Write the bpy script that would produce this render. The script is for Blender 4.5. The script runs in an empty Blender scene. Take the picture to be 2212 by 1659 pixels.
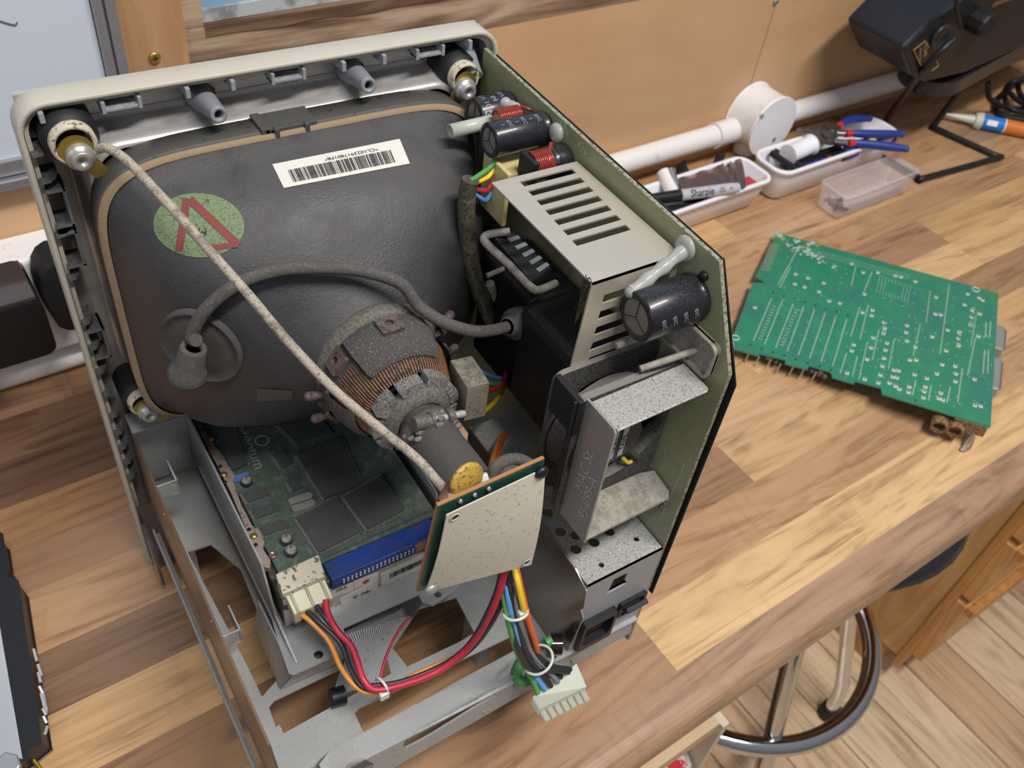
import bpy, bmesh, math, random
from mathutils import Vector as V, Matrix
from mathutils.geometry import tessellate_polygon
from mathutils.bvhtree import BVHTree
random.seed(7)
SC = bpy.context.scene
COL = SC.collection

# ------------------------------------------------------------------ camera
FPX = 1965.12
CAMPOS = V((-0.14912, -0.40254, 0.56819))
RC = Matrix(((0.84273827, -0.52723266, 0.10871032), (-0.31086262, -0.64149395, -0.70132014), (0.4394959, 0.55723535, -0.70450843)))
cam = bpy.data.cameras.new('camera')
cam.sensor_fit = 'HORIZONTAL'; cam.sensor_width = 36.0
cam.lens = 36.0 * FPX / 2212.0
cam.clip_start = 0.01; cam.clip_end = 50
camo = bpy.data.objects.new('camera', cam); COL.objects.link(camo)
rows = [RC[0], -RC[1], -RC[2]]
camo.matrix_world = Matrix.Translation(CAMPOS) @ Matrix(rows).transposed().to_4x4()
cam.dof.use_dof = True; cam.dof.focus_distance = 0.43; cam.dof.aperture_fstop = 18.0
SC.camera = camo

# ------------------------------------------------------------------ view, world, lights
SC.view_settings.view_transform = 'Standard'; SC.view_settings.look = 'None'
SC.view_settings.gamma = 1.0; SC.view_settings.exposure = 0.0
SC.view_settings.use_curve_mapping = False
YAW = 0.0457
def W(u, v, z): # room coordinates (along bench, towards wall, up) -> world
    return V((u*math.cos(YAW) - v*math.sin(YAW), u*math.sin(YAW) + v*math.cos(YAW), z))
wd = bpy.data.worlds.new('room_light'); SC.world = wd; wd.use_nodes = True
nt = wd.node_tree; nt.nodes.clear()
tc = nt.nodes.new('ShaderNodeTexCoord'); sx = nt.nodes.new('ShaderNodeSeparateXYZ')
rp = nt.nodes.new('ShaderNodeValToRGB'); bg = nt.nodes.new('ShaderNodeBackground'); ow = nt.nodes.new('ShaderNodeOutputWorld')
mr = nt.nodes.new('ShaderNodeMapRange'); mr.inputs[1].default_value = -1; mr.inputs[2].default_value = 1
nt.links.new(tc.outputs['Generated'], sx.inputs[0]); nt.links.new(sx.outputs['Z'], mr.inputs[0])
nt.links.new(mr.outputs[0], rp.inputs[0]); nt.links.new(rp.outputs[0], bg.inputs[0]); nt.links.new(bg.outputs[0], ow.inputs[0])
cr = rp.color_ramp; cr.elements[0].position = 0.3; cr.elements[0].color = (0.22, 0.15, 0.10, 1)
cr.elements[1].position = 1.0; cr.elements[1].color = (0.80, 0.85, 0.95, 1)
e = cr.elements.new(0.5); e.color = (0.42, 0.40, 0.40, 1)
bg.inputs[1].default_value = 0.32
def area(name, loc, target, size, sy, power, col):
    l = bpy.data.lights.new(name, 'AREA'); l.shape = 'RECTANGLE'; l.size = size; l.size_y = sy; l.energy = power; l.color = col
    o = bpy.data.objects.new(name, l); COL.objects.link(o); o.location = loc
    o.rotation_euler = (V(target) - V(loc)).to_track_quat('-Z', 'Y').to_euler()
    return o
area('ceiling_strip_light', (0.30, -0.80, 1.85), (0.10, -0.05, 0.0), 1.2, 0.12, 43, (1.0, 0.96, 0.91))
area('side_window_light', (-1.7, -1.3, 1.3), (0.0, 0.0, 0.2), 1.1, 1.1, 9, (0.84, 0.91, 1.0))

# ------------------------------------------------------------------ maths helpers
def ray(px, py):
    d = V(((px - 1106.0) / FPX, (py - 829.5) / FPX, 1.0))
    return RC.transposed() @ d
def at(px, py, ax, val):     # the place where a sight line meets a real plane x/y/z = val
    i = 'xyz'.index(ax); d = ray(px, py); return CAMPOS + d * ((val - CAMPOS[i]) / d[i])
def on_wall(px, py, v):      # ... meets the plane parallel to the back wall at room depth v
    n = V((-math.sin(YAW), math.cos(YAW), 0)); d = ray(px, py); return CAMPOS + d * ((v - n.dot(CAMPOS)) / n.dot(d))
class Fr:
    def __init__(s, O, U, Vv):
        s.O = V(O); s.U = V(U).normalized(); s.N = s.U.cross(V(Vv)).normalized(); s.V = s.N.cross(s.U)
    def p(s, u, v, h=0.0): return s.O + s.U*u + s.V*v + s.N*h
    def px(s, x, y):
        d = ray(x, y); t = (s.O - CAMPOS).dot(s.N) / d.dot(s.N); q = CAMPOS + d*t - s.O
        return (q.dot(s.U), q.dot(s.V))
    def up(s, h): return Fr(s.p(0, 0, h), s.U, s.V)
def Z(z): return Fr((0, 0, z), (1, 0, 0), (0, 1, 0))
def YB(y): return Fr((0, y, 0), (1, 0, 0), (0, 0, 1))     # faces the camera side (-y)
def XL(x): return Fr((x, 0, 0), (0, -1, 0), (0, 0, 1))    # faces -x
def RZ(z): return Fr((0, 0, z), W(1, 0, 0), W(0, 1, 0))   # room aligned, faces up
def RWl(v): return Fr(W(0, v, 0), W(1, 0, 0), (0, 0, 1))  # room aligned, faces the camera side
def sp(pts, k=6, closed=False):   # Catmull-Rom
    P = [V(p) for p in pts]; n = len(P); out = []
    for i in range(n if closed else n-1):
        a = P[(i-1) % n] if (closed or i > 0) else P[0]; b = P[i]; c = P[(i+1) % n]
        d = P[(i+2) % n] if (closed or i+2 < n) else P[-1]
        for j in range(k):
            t = j/k
            out.append(0.5*((2*b) + (c-a)*t + (2*a-5*b+4*c-d)*t*t + (3*b-a-3*c+d)*t**3))
    if not closed: out.append(P[-1])
    return out
def rrect(x0, x1, y0, y1, r, n=6):
    o = []
    for cx, cy, a in ((x1-r, y1-r, 0), (x0+r, y1-r, 90), (x0+r, y0+r, 180), (x1-r, y0+r, 270)):
        for i in range(n+1):
            t = math.radians(a + 90*i/n); o.append((cx + r*math.cos(t), cy + r*math.sin(t)))
    return o
def circ(cx, cy, r, n=16, r2=None): return [(cx + r*math.cos(2*math.pi*i/n), cy + (r2 or r)*math.sin(2*math.pi*i/n)) for i in range(n)]
def rect(x0, x1, y0, y1): return [(x0, y0), (x1, y0), (x1, y1), (x0, y1)]

ORIG = {}
_textcache = {}
def text_mesh(s, size, bold=0.0):
    key = (s, size, bold)
    if key in _textcache: return _textcache[key]
    c = bpy.data.curves.new('t', 'FONT'); c.body = s; c.size = size; c.align_x = 'CENTER'; c.align_y = 'CENTER'; c.resolution_u = 3; c.offset = bold
    o = bpy.data.objects.new('t', c); COL.objects.link(o)
    bpy.context.view_layer.update()
    me = bpy.data.meshes.new_from_object(o.evaluated_get(bpy.context.evaluated_depsgraph_get()))
    r = ([(v.co.x, v.co.y) for v in me.vertices], [tuple(p.vertices) for p in me.polygons])
    bpy.data.objects.remove(o); bpy.data.curves.remove(c); bpy.data.meshes.remove(me)
    _textcache[key] = r; return r

class MB:
    def __init__(s): s.v = []; s.f = []; s.m = []; s.s = []; s.col = []
    def add(s, vs, fs, mi=0, smooth=False):
        b = len(s.v); s.v += [V(v) for v in vs]
        for f in fs: s.f.append(tuple(i+b for i in f)); s.m.append(mi); s.s.append(smooth)
        return s
    def box(s, x0, x1, y0, y1, z0, z1, mi=0): return s.fbox(Z(0), x0, x1, y0, y1, z0, z1, mi)
    def fbox(s, F, u0, u1, v0, v1, h0, h1, mi=0):
        vs = [F.p(u, v, h) for h in (h0, h1) for v in (v0, v1) for u in (u0, u1)]
        return s.add(vs, [(0, 2, 3, 1), (4, 5, 7, 6), (0, 1, 5, 4), (2, 6, 7, 3), (0, 4, 6, 2), (1, 3, 7, 5)], mi)
    def cyl(s, p0, p1, r0, r1=None, n=20, mi=0, caps=True, cmi=None):
        r1 = r0 if r1 is None else r1; p0 = V(p0); p1 = V(p1); a = (p1-p0).normalized()
        x = a.orthogonal().normalized(); y = a.cross(x); vs = []
        for p, r in ((p0, r0), (p1, r1)):
            vs += [p + x*(r*math.cos(2*math.pi*i/n)) + y*(r*math.sin(2*math.pi*i/n)) for i in range(n)]
        s.add(vs, [(i, (i+1) % n, n+(i+1) % n, n+i) for i in range(n)], mi, True)
        if caps:
            s.add(vs[:n], [tuple(range(n-1, -1, -1))], mi if cmi is None else cmi); s.add(vs[n:], [tuple(range(n))], mi if cmi is None else cmi)
        return s
    def lathe(s, prof, o, a, n=28, mi=0, smooth=True):   # prof = [(radius, height)]
        o = V(o); a = V(a).normalized(); x = a.orthogonal().normalized(); y = a.cross(x); vs = []
        for r, h in prof: vs += [o + a*h + x*(r*math.cos(2*math.pi*i/n)) + y*(r*math.sin(2*math.pi*i/n)) for i in range(n)]
        fs = [(k*n+i, k*n+(i+1) % n, (k+1)*n+(i+1) % n, (k+1)*n+i) for k in range(len(prof)-1) for i in range(n)]
        return s.add(vs, fs, mi, smooth)
    def tube(s, pts, r, n=10, mi=0, closed=False, rad=None):
        P = [V(p) for p in pts]; m = len(P); vs = []; x = None
        for i in range(m):
            t = (P[(i+1) % m] - P[i-1]) if (closed or 0 < i < m-1) else (P[1]-P[0] if i == 0 else P[-1]-P[-2])
            t = t.normalized() if t.length > 1e-9 else V((0, 0, 1))
            if x is None: x = t.orthogonal().normalized()
            x = (x - t*x.dot(t)); x = x.normalized() if x.length > 1e-6 else t.orthogonal().normalized()
            y = t.cross(x); rr = rad[i] if rad else r
            vs += [P[i] + x*(rr*math.cos(2*math.pi*j/n)) + y*(rr*math.sin(2*math.pi*j/n)) for j in range(n)]
        fs = [(k*n+j, k*n+(j+1) % n, ((k+1) % m)*n+(j+1) % n, ((k+1) % m)*n+j) for k in range(m if closed else m-1) for j in range(n)]
        s.add(vs, fs, mi, True)
        if not closed: s.add(vs[:n], [tuple(range(n-1, -1, -1))], mi); s.add(vs[-n:], [tuple(range(n))], mi)
        return s
    def plate(s, F, out, holes=(), t=0.001, mi=0, smi=None):
        loops = [list(out)] + [list(h) for h in holes]; flat = [q for l in loops for q in l]
        tri = tessellate_polygon([[V((a, b, 0)) for a, b in l] for l in loops])
        n = len(flat); top = [F.p(a, b, 0) for a, b in flat]; bot = [F.p(a, b, -t) for a, b in flat]
        ft = []
        for tr in tri:
            a, b, c = [V((flat[i][0], flat[i][1], 0)) for i in tr]
            ft.append(tuple(tr) if (b-a).cross(c-a).z > 0 else tuple(reversed(tr)))
        s.add(top, ft, mi); s.add(bot, [tuple(reversed(f)) for f in ft], mi)
        k = 0
        for l in loops:
            m = len(l); s.add([top[k+i] for i in range(m)] + [bot[k+i] for i in range(m)], [(i, (i+1) % m, m+(i+1) % m, m+i) for i in range(m)], mi if smi is None else smi); k += m
        return s
    def poly(s, F, pts, h=0.0002, mi=0): return s.plate(F.up(h), pts, (), h*0.9, mi)
    def loft(s, loops, mi=0, cap0=False, cap1=False, smooth=True):
        n = len(loops[0]); vs = [p for l in loops for p in l]
        s.add(vs, [(k*n+i, k*n+(i+1) % n, (k+1)*n+(i+1) % n, (k+1)*n+i) for k in range(len(loops)-1) for i in range(n)], mi, smooth)
        if cap0: s.add(loops[0], [tuple(range(n-1, -1, -1))], mi)
        if cap1: s.add(loops[-1], [tuple(range(n))], mi)
        return s
    def ball(s, c, r, sc=(1, 1, 1), n=14, mi=0, R=None):
        vs = []; m = n//2
        for i in range(m+1):
            for j in range(n):
                a = math.pi*i/m; b = 2*math.pi*j/n
                q = V((r*sc[0]*math.sin(a)*math.cos(b), r*sc[1]*math.sin(a)*math.sin(b), r*sc[2]*math.cos(a)))
                vs.append(V(c) + (R @ q if R else q))
        return s.add(vs, [(i*n+j, (i+1)*n+j, (i+1)*n+(j+1) % n, i*n+(j+1) % n) for i in range(m) for j in range(n)], mi, True)
    def text(s, F, u, v, st, size, mi=0, rot=0.0, h=0.0003, sx=1.0, bold=0.0, flip=1):
        vs, fs = text_mesh(st, size, bold); c, d = math.cos(rot), math.sin(rot)
        return s.add([F.p(u + x*sx*c*flip - y*d, v + x*sx*d*flip + y*c, h) for x, y in vs], fs, mi)
    def build(s, name, mats, parent=None, bev=0, label=None, cat=None, group=None, kind=None, sub=0, seg=2):
        if not isinstance(mats, (list, tuple)): mats = [mats]
        lo = V((min(v.x for v in s.v), min(v.y for v in s.v), min(v.z for v in s.v))); hi = V((max(v.x for v in s.v), max(v.y for v in s.v), max(v.z for v in s.v)))
        o = V(((lo.x+hi.x)/2, (lo.y+hi.y)/2, lo.z))
        me = bpy.data.meshes.new(name); me.from_pydata([v-o for v in s.v], [], s.f); me.validate(clean_customdata=False)
        if len(me.polygons) == len(s.f):
            me.polygons.foreach_set('material_index', s.m); me.polygons.foreach_set('use_smooth', s.s)
        for m in mats: me.materials.append(m)
        bm = bmesh.new(); bm.from_mesh(me); bmesh.ops.recalc_face_normals(bm, faces=bm.faces) if not s.col else None
        bm.to_mesh(me); bm.free()
        ob = bpy.data.objects.new(name, me); COL.objects.link(ob)
        ORIG[ob] = o
        if parent is not None:
            ob.parent = parent; ob.location = o - ORIG[parent]
        else: ob.location = o
        if bev:
            b = ob.modifiers.new('edge', 'BEVEL'); b.width = bev; b.segments = seg; b.limit_method = 'ANGLE'; b.angle_limit = math.radians(40)
            w = ob.modifiers.new('weld', 'WELD'); w.merge_threshold = 1e-6; ob.modifiers.move(1, 0)
        if sub:
            w = ob.modifiers.new('weld', 'WELD'); w.merge_threshold = 1e-6
            b = ob.modifiers.new('sub', 'SUBSURF'); b.levels = sub; b.render_levels = sub
        return tag(ob, label, cat, group, kind)
def tag(o, label=None, cat=None, group=None, kind=None):
    if label: o['label'] = label
    if cat: o['category'] = cat
    if group: o['group'] = group
    if kind: o['kind'] = kind
    return o
def empty(name, loc, label, cat, group=None):
    o = bpy.data.objects.new(name, None); COL.objects.link(o); o.location = loc; o.empty_display_size = 0.02; ORIG[o] = V(loc)
    return tag(o, label, cat, group)
def copy_tree(o, parent=None):
    c = o.copy(); COL.objects.link(c); c.parent = parent; ORIG[c] = ORIG[o]
    for ch in o.children: copy_tree(ch, c)
    return c

# ------------------------------------------------------------------ materials
def desat(h, k=.76, g=1.02):
    c = [int(h[i:i+2], 16) for i in (0, 2, 4)]; m = sum(c)/3
    return ''.join('%02x' % max(0, min(255, round((m+(x-m)*k)*g))) for x in c)
def srgb(h):
    if isinstance(h, str): h = tuple(int(h[i:i+2], 16)/255 for i in (0, 2, 4))
    return tuple((c/12.92 if c <= 0.04045 else ((c+0.055)/1.055)**2.4) for c in h) + (1,)
class NT:
    def __init__(s, name):
        s.m = bpy.data.materials.new(name); s.m.use_nodes = True; s.t = s.m.node_tree; s.t.nodes.clear()
        s.o = s.n('ShaderNodeOutputMaterial'); s.b = s.n('ShaderNodeBsdfPrincipled'); s.l(s.b.outputs[0], s.o.inputs[0])
    def n(s, t, **k):
        x = s.t.nodes.new(t)
        for a, b in k.items(): setattr(x, a, b)
        return x
    def l(s, a, b): s.t.links.new(a, b)
    def noise(s, vec, scale, detail=3, rough=0.6, dist=0.0):
        x = s.n('ShaderNodeTexNoise'); x.inputs['Scale'].default_value = scale; x.inputs['Detail'].default_value = detail
        x.inputs['Roughness'].default_value = rough; x.inputs['Distortion'].default_value = dist; s.l(vec, x.inputs['Vector']); return x.outputs['Fac']
    def rng(s, val, a, b, c=0.0, d=1.0):
        x = s.n('ShaderNodeMapRange'); x.inputs[1].default_value = a; x.inputs[2].default_value = b; x.inputs[3].default_value = c; x.inputs[4].default_value = d
        s.l(val, x.inputs[0]); return x.outputs[0]
    def mix(s, f, a, b, mode='MIX'):
        x = s.n('ShaderNodeMix', data_type='RGBA', blend_type=mode)
        for v, i in ((f, 0), (a, 6), (b, 7)):
            if hasattr(v, 'is_linked') or hasattr(v, 'links'): s.l(v, x.inputs[i])
            else: x.inputs[i].default_value = v
        return x.outputs[2]
    def math(s, op, a, b=None):
        x = s.n('ShaderNodeMath', operation=op)
        for v, i in ((a, 0), (b, 1)):
            if v is None: continue
            if hasattr(v, 'links'): s.l(v, x.inputs[i])
            else: x.inputs[i].default_value = v
        return x.outputs[0]
    def bump(s, val, st, dist=0.001):
        x = s.n('ShaderNodeBump'); x.inputs['Strength'].default_value = st; x.inputs['Distance'].default_value = dist; s.l(val, x.inputs['Height']); s.l(x.outputs[0], s.b.inputs['Normal'])
MATS = {}
def mat(name, col, rough=0.5, metal=0.0, spots=(), bump=None, var=0.0, trans=0.0, ior=1.45, coat=0.0, alpha=1.0, sss=0.0, up=None, emis=0.0, varscale=25):
    """spots: (colour, scale, low, high) speckles of dust or dirt; up=(colour, scale, low, high) dust lying on upward faces"""
    n = NT(name); b = n.b; base = srgb(col)
    b.inputs['Roughness'].default_value = rough; b.inputs['Metallic'].default_value = metal
    b.inputs['Transmission Weight'].default_value = trans; b.inputs['IOR'].default_value = ior; b.inputs['Coat Weight'].default_value = coat
    b.inputs['Alpha'].default_value = alpha
    b.inputs['Base Color'].default_value = base
    if emis: b.inputs['Emission Color'].default_value = base; b.inputs['Emission Strength'].default_value = emis
    if sss: b.inputs['Subsurface Weight'].default_value = sss; b.inputs['Subsurface Radius'].default_value = (0.004, 0.004, 0.004); b.inputs['Subsurface Scale'].default_value = 1.0
    cur = None; tcn = n.n('ShaderNodeTexCoord').outputs['Object']
    if var:
        f = n.noise(tcn, varscale, 4); lo = tuple(c*(1-var) for c in base[:3]) + (1,); hi = tuple(min(1, c*(1+var)) for c in base[:3]) + (1,)
        cur = n.mix(n.rng(f, 0.3, 0.7), lo, hi)
    mask = None
    for c, sc, lo, hi in spots:
        f = n.rng(n.noise(tcn, sc, 4, 0.65), lo, hi)
        cur = n.mix(f, cur if cur is not None else base, srgb(c)); mask = f if mask is None else n.math('MAXIMUM', mask, f)
    if up:
        c, sc, lo, hi = up
        g = n.n('ShaderNodeNewGeometry'); sz = n.n('ShaderNodeSeparateXYZ'); n.l(g.outputs['Normal'], sz.inputs[0])
        f = n.math('MULTIPLY', n.rng(n.noise(tcn, sc, 5, 0.7), lo, hi), n.rng(sz.outputs['Z'], 0.25, 0.9))
        cur = n.mix(f, cur if cur is not None else base, srgb(c)); mask = f if mask is None else n.math('MAXIMUM', mask, f)
    if cur is not None: n.l(cur, b.inputs['Base Color'])
    if mask is not None and (metal > 0 or rough < 0.5):
        n.l(n.rng(mask, 0, 1, rough, 0.85), b.inputs['Roughness'])
        if metal > 0: n.l(n.rng(mask, 0, 1, metal, 0.0), b.inputs['Metallic'])
    if bump: n.bump(n.noise(tcn, bump[0], 4, 0.7), bump[1])
    MATS[name] = n.m; return n.m

def wood(name, c_dark, c_mid, c_light, rot=0.0, grain=1.0, rough=0.42, attr=False, blot=0.35, knots=0, axis='x', coat=0.0, contrast=1.0, planks=None):
    n = NT(name); b = n.b; b.inputs['Roughness'].default_value = rough; b.inputs['Coat Weight'].default_value = coat; b.inputs['Coat Roughness'].default_value = 0.25
    tcn = n.n('ShaderNodeTexCoord').outputs['Object']
    mp = n.n('ShaderNodeMapping'); mp.inputs['Rotation'].default_value = (0, 0, rot); n.l(tcn, mp.inputs[0]); vec = mp.outputs[0]
    tone = None
    if attr:
        a = n.n('ShaderNodeAttribute', attribute_name='tone'); s2 = n.n('ShaderNodeAttribute', attribute_name='seed')
        ad = n.n('ShaderNodeVectorMath', operation='ADD'); n.l(vec, ad.inputs[0]); n.l(s2.outputs['Vector'], ad.inputs[1]); vec = ad.outputs[0]; tone = a.outputs['Color']
    m2 = n.n('ShaderNodeMapping'); n.l(vec, m2.inputs[0])
    L, S = 7.0*grain, 95.0*grain
    m2.inputs['Scale'].default_value = {'x': (L, S, S), 'z': (S, S, L), 'y': (S, L, S)}[axis]
    g1 = n.noise(m2.outputs[0], 1.0, 5, 0.62, 0.35)
    m3 = n.n('ShaderNodeMapping'); n.l(vec, m3.inputs[0])
    k = 0.28; m3.inputs['Scale'].default_value = {'x': (L*k*1.7, S*k, S*k), 'z': (S*k, S*k, L*k*1.7), 'y': (S*k, L*k*1.7, S*k)}[axis]
    g2 = n.noise(m3.outputs[0], 1.0, 3, 0.5, 1.3)
    bands = n.n('ShaderNodeMath', operation='SINE'); n.l(n.math('MULTIPLY', g2, 34.0), bands.inputs[0])
    gg = n.math('ADD', n.math('MULTIPLY', g1, 0.62), n.math('MULTIPLY', n.rng(bands.outputs[0], -1, 1, 0, 0.20), 1.0)); gg = n.math('ADD', gg, n.math('MULTIPLY', g2, 0.28))
    m5 = n.n('ShaderNodeMapping'); n.l(vec, m5.inputs[0]); m5.inputs['Scale'].default_value = {'x': (L*3, S*5, S*5), 'z': (S*5, S*5, L*3), 'y': (S*5, L*3, S*5)}[axis]
    g3 = n.noise(m5.outputs[0], 1.0, 3, 0.6, 0.1); gg = n.math('ADD', gg, n.rng(g3, .3, .7, -.05, .05))
    f = n.rng(gg, 0.5-0.22/contrast, 0.5+0.28/contrast)
    r = n.n('ShaderNodeValToRGB'); n.l(f, r.inputs[0]); e = r.color_ramp.elements
    if attr:
        m6 = n.n('ShaderNodeMapping'); n.l(vec, m6.inputs[0]); sp6 = n.n('ShaderNodeSeparateXYZ'); n.l(m6.outputs[0], sp6.inputs[0])
        wv = n.math('ADD', n.math('MULTIPLY', sp6.outputs['X' if axis == 'x' else 'Y'], 420.0), n.math('MULTIPLY', n.noise(vec, 22.0, 2), 14.0)); wv = n.math('SINE', wv)
        rip = n.math('MULTIPLY', n.rng(wv, .2, 1, 0, 1), n.rng(n.noise(vec, 13.0, 2), .52, .68, 0, .16))
        e[0].color = (0.46, 0.41, 0.38, 1); e[1].color = (1.12, 1.12, 1.12, 1); x = e.new(0.45); x.color = (0.93, 0.92, 0.90, 1)
        c = n.mix(1.0, tone, r.outputs[0], 'MULTIPLY'); c = n.mix(rip, c, n.mix(1.0, c, (.45, .36, .30, 1), 'MULTIPLY'))
    else:
        e[0].color = srgb(c_dark); e[1].color = srgb(c_light); x = e.new(0.5); x.color = srgb(c_mid); c = r.outputs[0]
    if blot:
        bl = n.noise(vec, 9.0, 3, 0.5, 0.5); c = n.mix(n.rng(bl, 0.35, 0.72, 0, blot), c, n.mix(1.0, c, (0.80, 0.62, 0.48, 1), 'MULTIPLY'))
    if knots:
        vo = n.n('ShaderNodeTexVoronoi'); vo.inputs['Scale'].default_value = knots; m4 = n.n('ShaderNodeMapping'); n.l(vec, m4.inputs[0])
        m4.inputs['Scale'].default_value = {'x': (0.55, 1, 1), 'z': (1, 1, 0.55), 'y': (1, 0.55, 1)}[axis]; n.l(m4.outputs[0], vo.inputs[0])
        c = n.mix(n.rng(vo.outputs['Distance'], 0.09, 0.14, 0.85, 0.0), c, srgb('6b3f22'))
    n.l(c, b.inputs['Base Color']); n.bump(g1, 0.08, 0.0006)
    MATS[name] = n.m; return n.m

M_top = wood('laminate_planks', '', '', '', rot=-YAW, attr=True, rough=0.36, blot=0.25)
M_ply = wood('birch_plywood', 'bd9672', 'c7a17a', 'd0ac85', rot=-YAW, grain=0.16, rough=0.5, blot=0.28, contrast=0.7)
M_pinefloor = wood('pine_boards', 'c79a66', 'dcb582', 'e8c798', grain=0.5, rough=0.38, blot=0.25, knots=3.2, axis='x', contrast=0.8)
M_pine = wood('orange_pine', 'a86f38', 'c48a4c', 'd29b5c', grain=0.6, rough=0.45, blot=0.3, axis='z')
M_post = wood('varnished_post', 'a07a57', 'ae8763', 'ba9470', grain=0.6, rough=0.5, blot=0.3, axis='z')
M_weather = wood('weathered_wood', '4f3a2b', '8e7560', 'b8a48e', rot=-YAW, grain=0.7, rough=0.75, blot=0.6, contrast=1.5)
M_cab = wood('cabinet_pine', 'b98550', 'cfa066', 'dbb078', grain=0.5, rough=0.4, blot=0.35, axis='z')
M_wht = mat('white_plastic', 'ecebf0', 0.38)
M_whtpaint = mat('white_conduit', 'e6e4e4', 0.42, spots=(('c9c5c2', 60, 0.62, 0.75),))
M_blk = mat('black_plastic', '131519', 0.42)
M_blkm = mat('black_rubber', '17181b', 0.6)
M_board = mat('whiteboard_enamel', 'c3cdda', 0.3)
M_alu = mat('aluminium', 'a9aab1', 0.35, 0.7)
M_chrome = mat('chrome', 'd8d8da', 0.08, 1.0)
M_glass = mat('window_glass', 'dfe8ee', 0.03, alpha=0.15)
M_blue = mat('blue_tarpaulin', '5f9bd2', 0.55, spots=(('88b6dc', 14, 0.45, 0.7),))
M_seal = mat('window_sealant', 'aeb4b6', 0.5, spots=(('7d8284', 35, 0.5, 0.62), ('5c4a3c', 60, 0.62, 0.7)), bump=(60, 0.4))
M_bezel = mat('bezel_plastic', 'b1aca0', 0.45, var=0.02)
M_bezin = mat('bezel_sprayed_metal', 'b5b2b0', 0.28, 0.5, spots=(('4a4440', 1300, 0.60, 0.68),), var=0.2)
M_grey = mat('grey_plastic', '8b8f94', 0.45, up=('6d6a66', 300, 0.5, 0.62))
M_post2 = mat('screw_post_plastic', '7d8086', 0.45)
M_bulb = mat('tube_glass_black', '37373a', 0.36, spots=(('55524f', 900, 0.60, 0.72), ('d9d7d0', 1500, 0.75, 0.79)), bump=(700, 0.35), up=('4c4a48', 40, 0.35, 0.75))
M_band = mat('rim_band', '484744', 0.55, spots=(('2a2826', 350, 0.60, 0.70), ('8c8880', 700, 0.72, 0.78)), bump=(300, 0.15))
M_dust = mat('thick_grey_dust', '474543', 0.95, spots=(('5b5854', 1400, 0.5, 0.7),), bump=(1300, 0.5))
M_felt = mat('tan_felt', '8f7b63', 0.95, bump=(800, 0.4))
M_rubdust = mat('dusty_rubber', '4d4b49', 0.9, spots=(('62605c', 600, 0.5, 0.7),), bump=(900, 0.3))
M_braid = mat('dirty_braided_sleeve', 'a59b8d', 0.8, spots=(('7d7468', 120, 0.50, 0.62), ('4a443e', 1200, 0.55, 0.65)), bump=(900, 0.25))
M_steel = mat('tinned_steel', 'bcb3a3', 0.34, 0.45, spots=(('6d675f', 1500, 0.58, 0.70),), var=0.06)
M_steelclean = mat('bare_steel', 'a3a29f', 0.34, 0.5, spots=(('5d5952', 1400, 0.66, 0.72),))
M_steeldirty = mat('dusty_steel', 'abada8', 0.45, 0.3, spots=(('5f5a53', 1300, 0.53, 0.62), ('7c756c', 90, 0.60, 0.75)), bump=(700, 0.3))
M_steeldust = mat('dust_coated_steel', '98948a', 0.6, 0.2, spots=(('7c776d', 200, 0.42, 0.62), ('625d55', 1400, 0.56, 0.68)), bump=(700, 0.6))
M_zinc = mat('galvanised_chassis', 'a5a8a9', 0.42, 0.4, spots=(('77736c', 1300, 0.56, 0.68), ('8a8782', 30, 0.5, 0.75)), var=0.05)
M_zincedge = mat('steel_brown_reflection', '8d7868', 0.32, 0.75, var=0.05)  # plain steel; brown reflection of the worktop is put into its colour
M_pcb = mat('old_green_board', '878a6b', 0.4, var=0.08, spots=(('4f513f', 40, 0.6, 0.8),), coat=0.3)
M_pcbedge = mat('board_edge', '8c8a74', 0.8, spots=(('4b4a3e', 600, 0.5, 0.6),))
M_pcbnew = mat('green_solder_mask', '2b7d5c', 0.28, var=0.12, spots=(('276f5f', 25, 0.5, 0.65),), coat=0.3, varscale=60)
M_pcbdark = mat('dusty_drive_board', '44524a', 0.6, spots=(('5b685c', 200, 0.5, 0.65), ('75746c', 1300, 0.60, 0.72)), bump=(600, 0.2))
M_chip = mat('chip_epoxy', '434446', 0.6, spots=(('5c5b58', 1300, 0.55, 0.7),), bump=(800, 0.2))
M_solder = mat('solder', 'c9ccce', 0.25, 0.9)
M_pad = mat('pale_solder_pad', 'd3d8cc', 0.4, 0.15)
M_gold = mat('gold_plating', 'b09a50', 0.35, 0.8)
M_pinkmetal = mat('corroded_drive_casting', '8f8078', 0.7, spots=(('55504c', 400, 0.55, 0.66),), bump=(500, 0.3))
M_blueconn = mat('blue_connector', '1d3c86', 0.4, spots=(('27365c', 90, 0.45, 0.7), ('56586a', 1500, .62, .72)))
M_cream = mat('cream_plastic', 'b9b09e', 0.5, spots=(('57504a', 330, 0.56, 0.62),))
M_nylon = mat('translucent_nylon', 'aaa687', 0.4, sss=0.5)
M_clearnylon = mat('clear_nylon', 'cfd4c6', 0.35, sss=0.4, alpha=0.92)
M_label = mat('paper_label', 'c9c6bd', 0.7, spots=(('8b877f', 500, 0.62, 0.72),))
M_ink = mat('black_ink', '1b1b1d', 0.6)
M_red = mat('red_print', 'a0403c', 0.6)
M_stickgreen = mat('green_sticker', '6e805c', 0.7, spots=(('4d5743', 1100, 0.50, 0.62),))
M_stickred = mat('sticker_red_print', '783a36', 0.7, spots=(('55332f', 1100, 0.54, 0.66),))
M_copper = mat('copper_winding', '8a6248', 0.4, 0.6, spots=(('3c332d', 300, 0.5, 0.62),), bump=(700, 0.3))
M_copperdust = mat('dusty_copper_winding', '4c4a49', 0.8, spots=(('8d8c8b', 1300, 0.56, 0.66), ('6f4b36', 300, 0.66, 0.74)), bump=(1300, 0.9))
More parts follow.
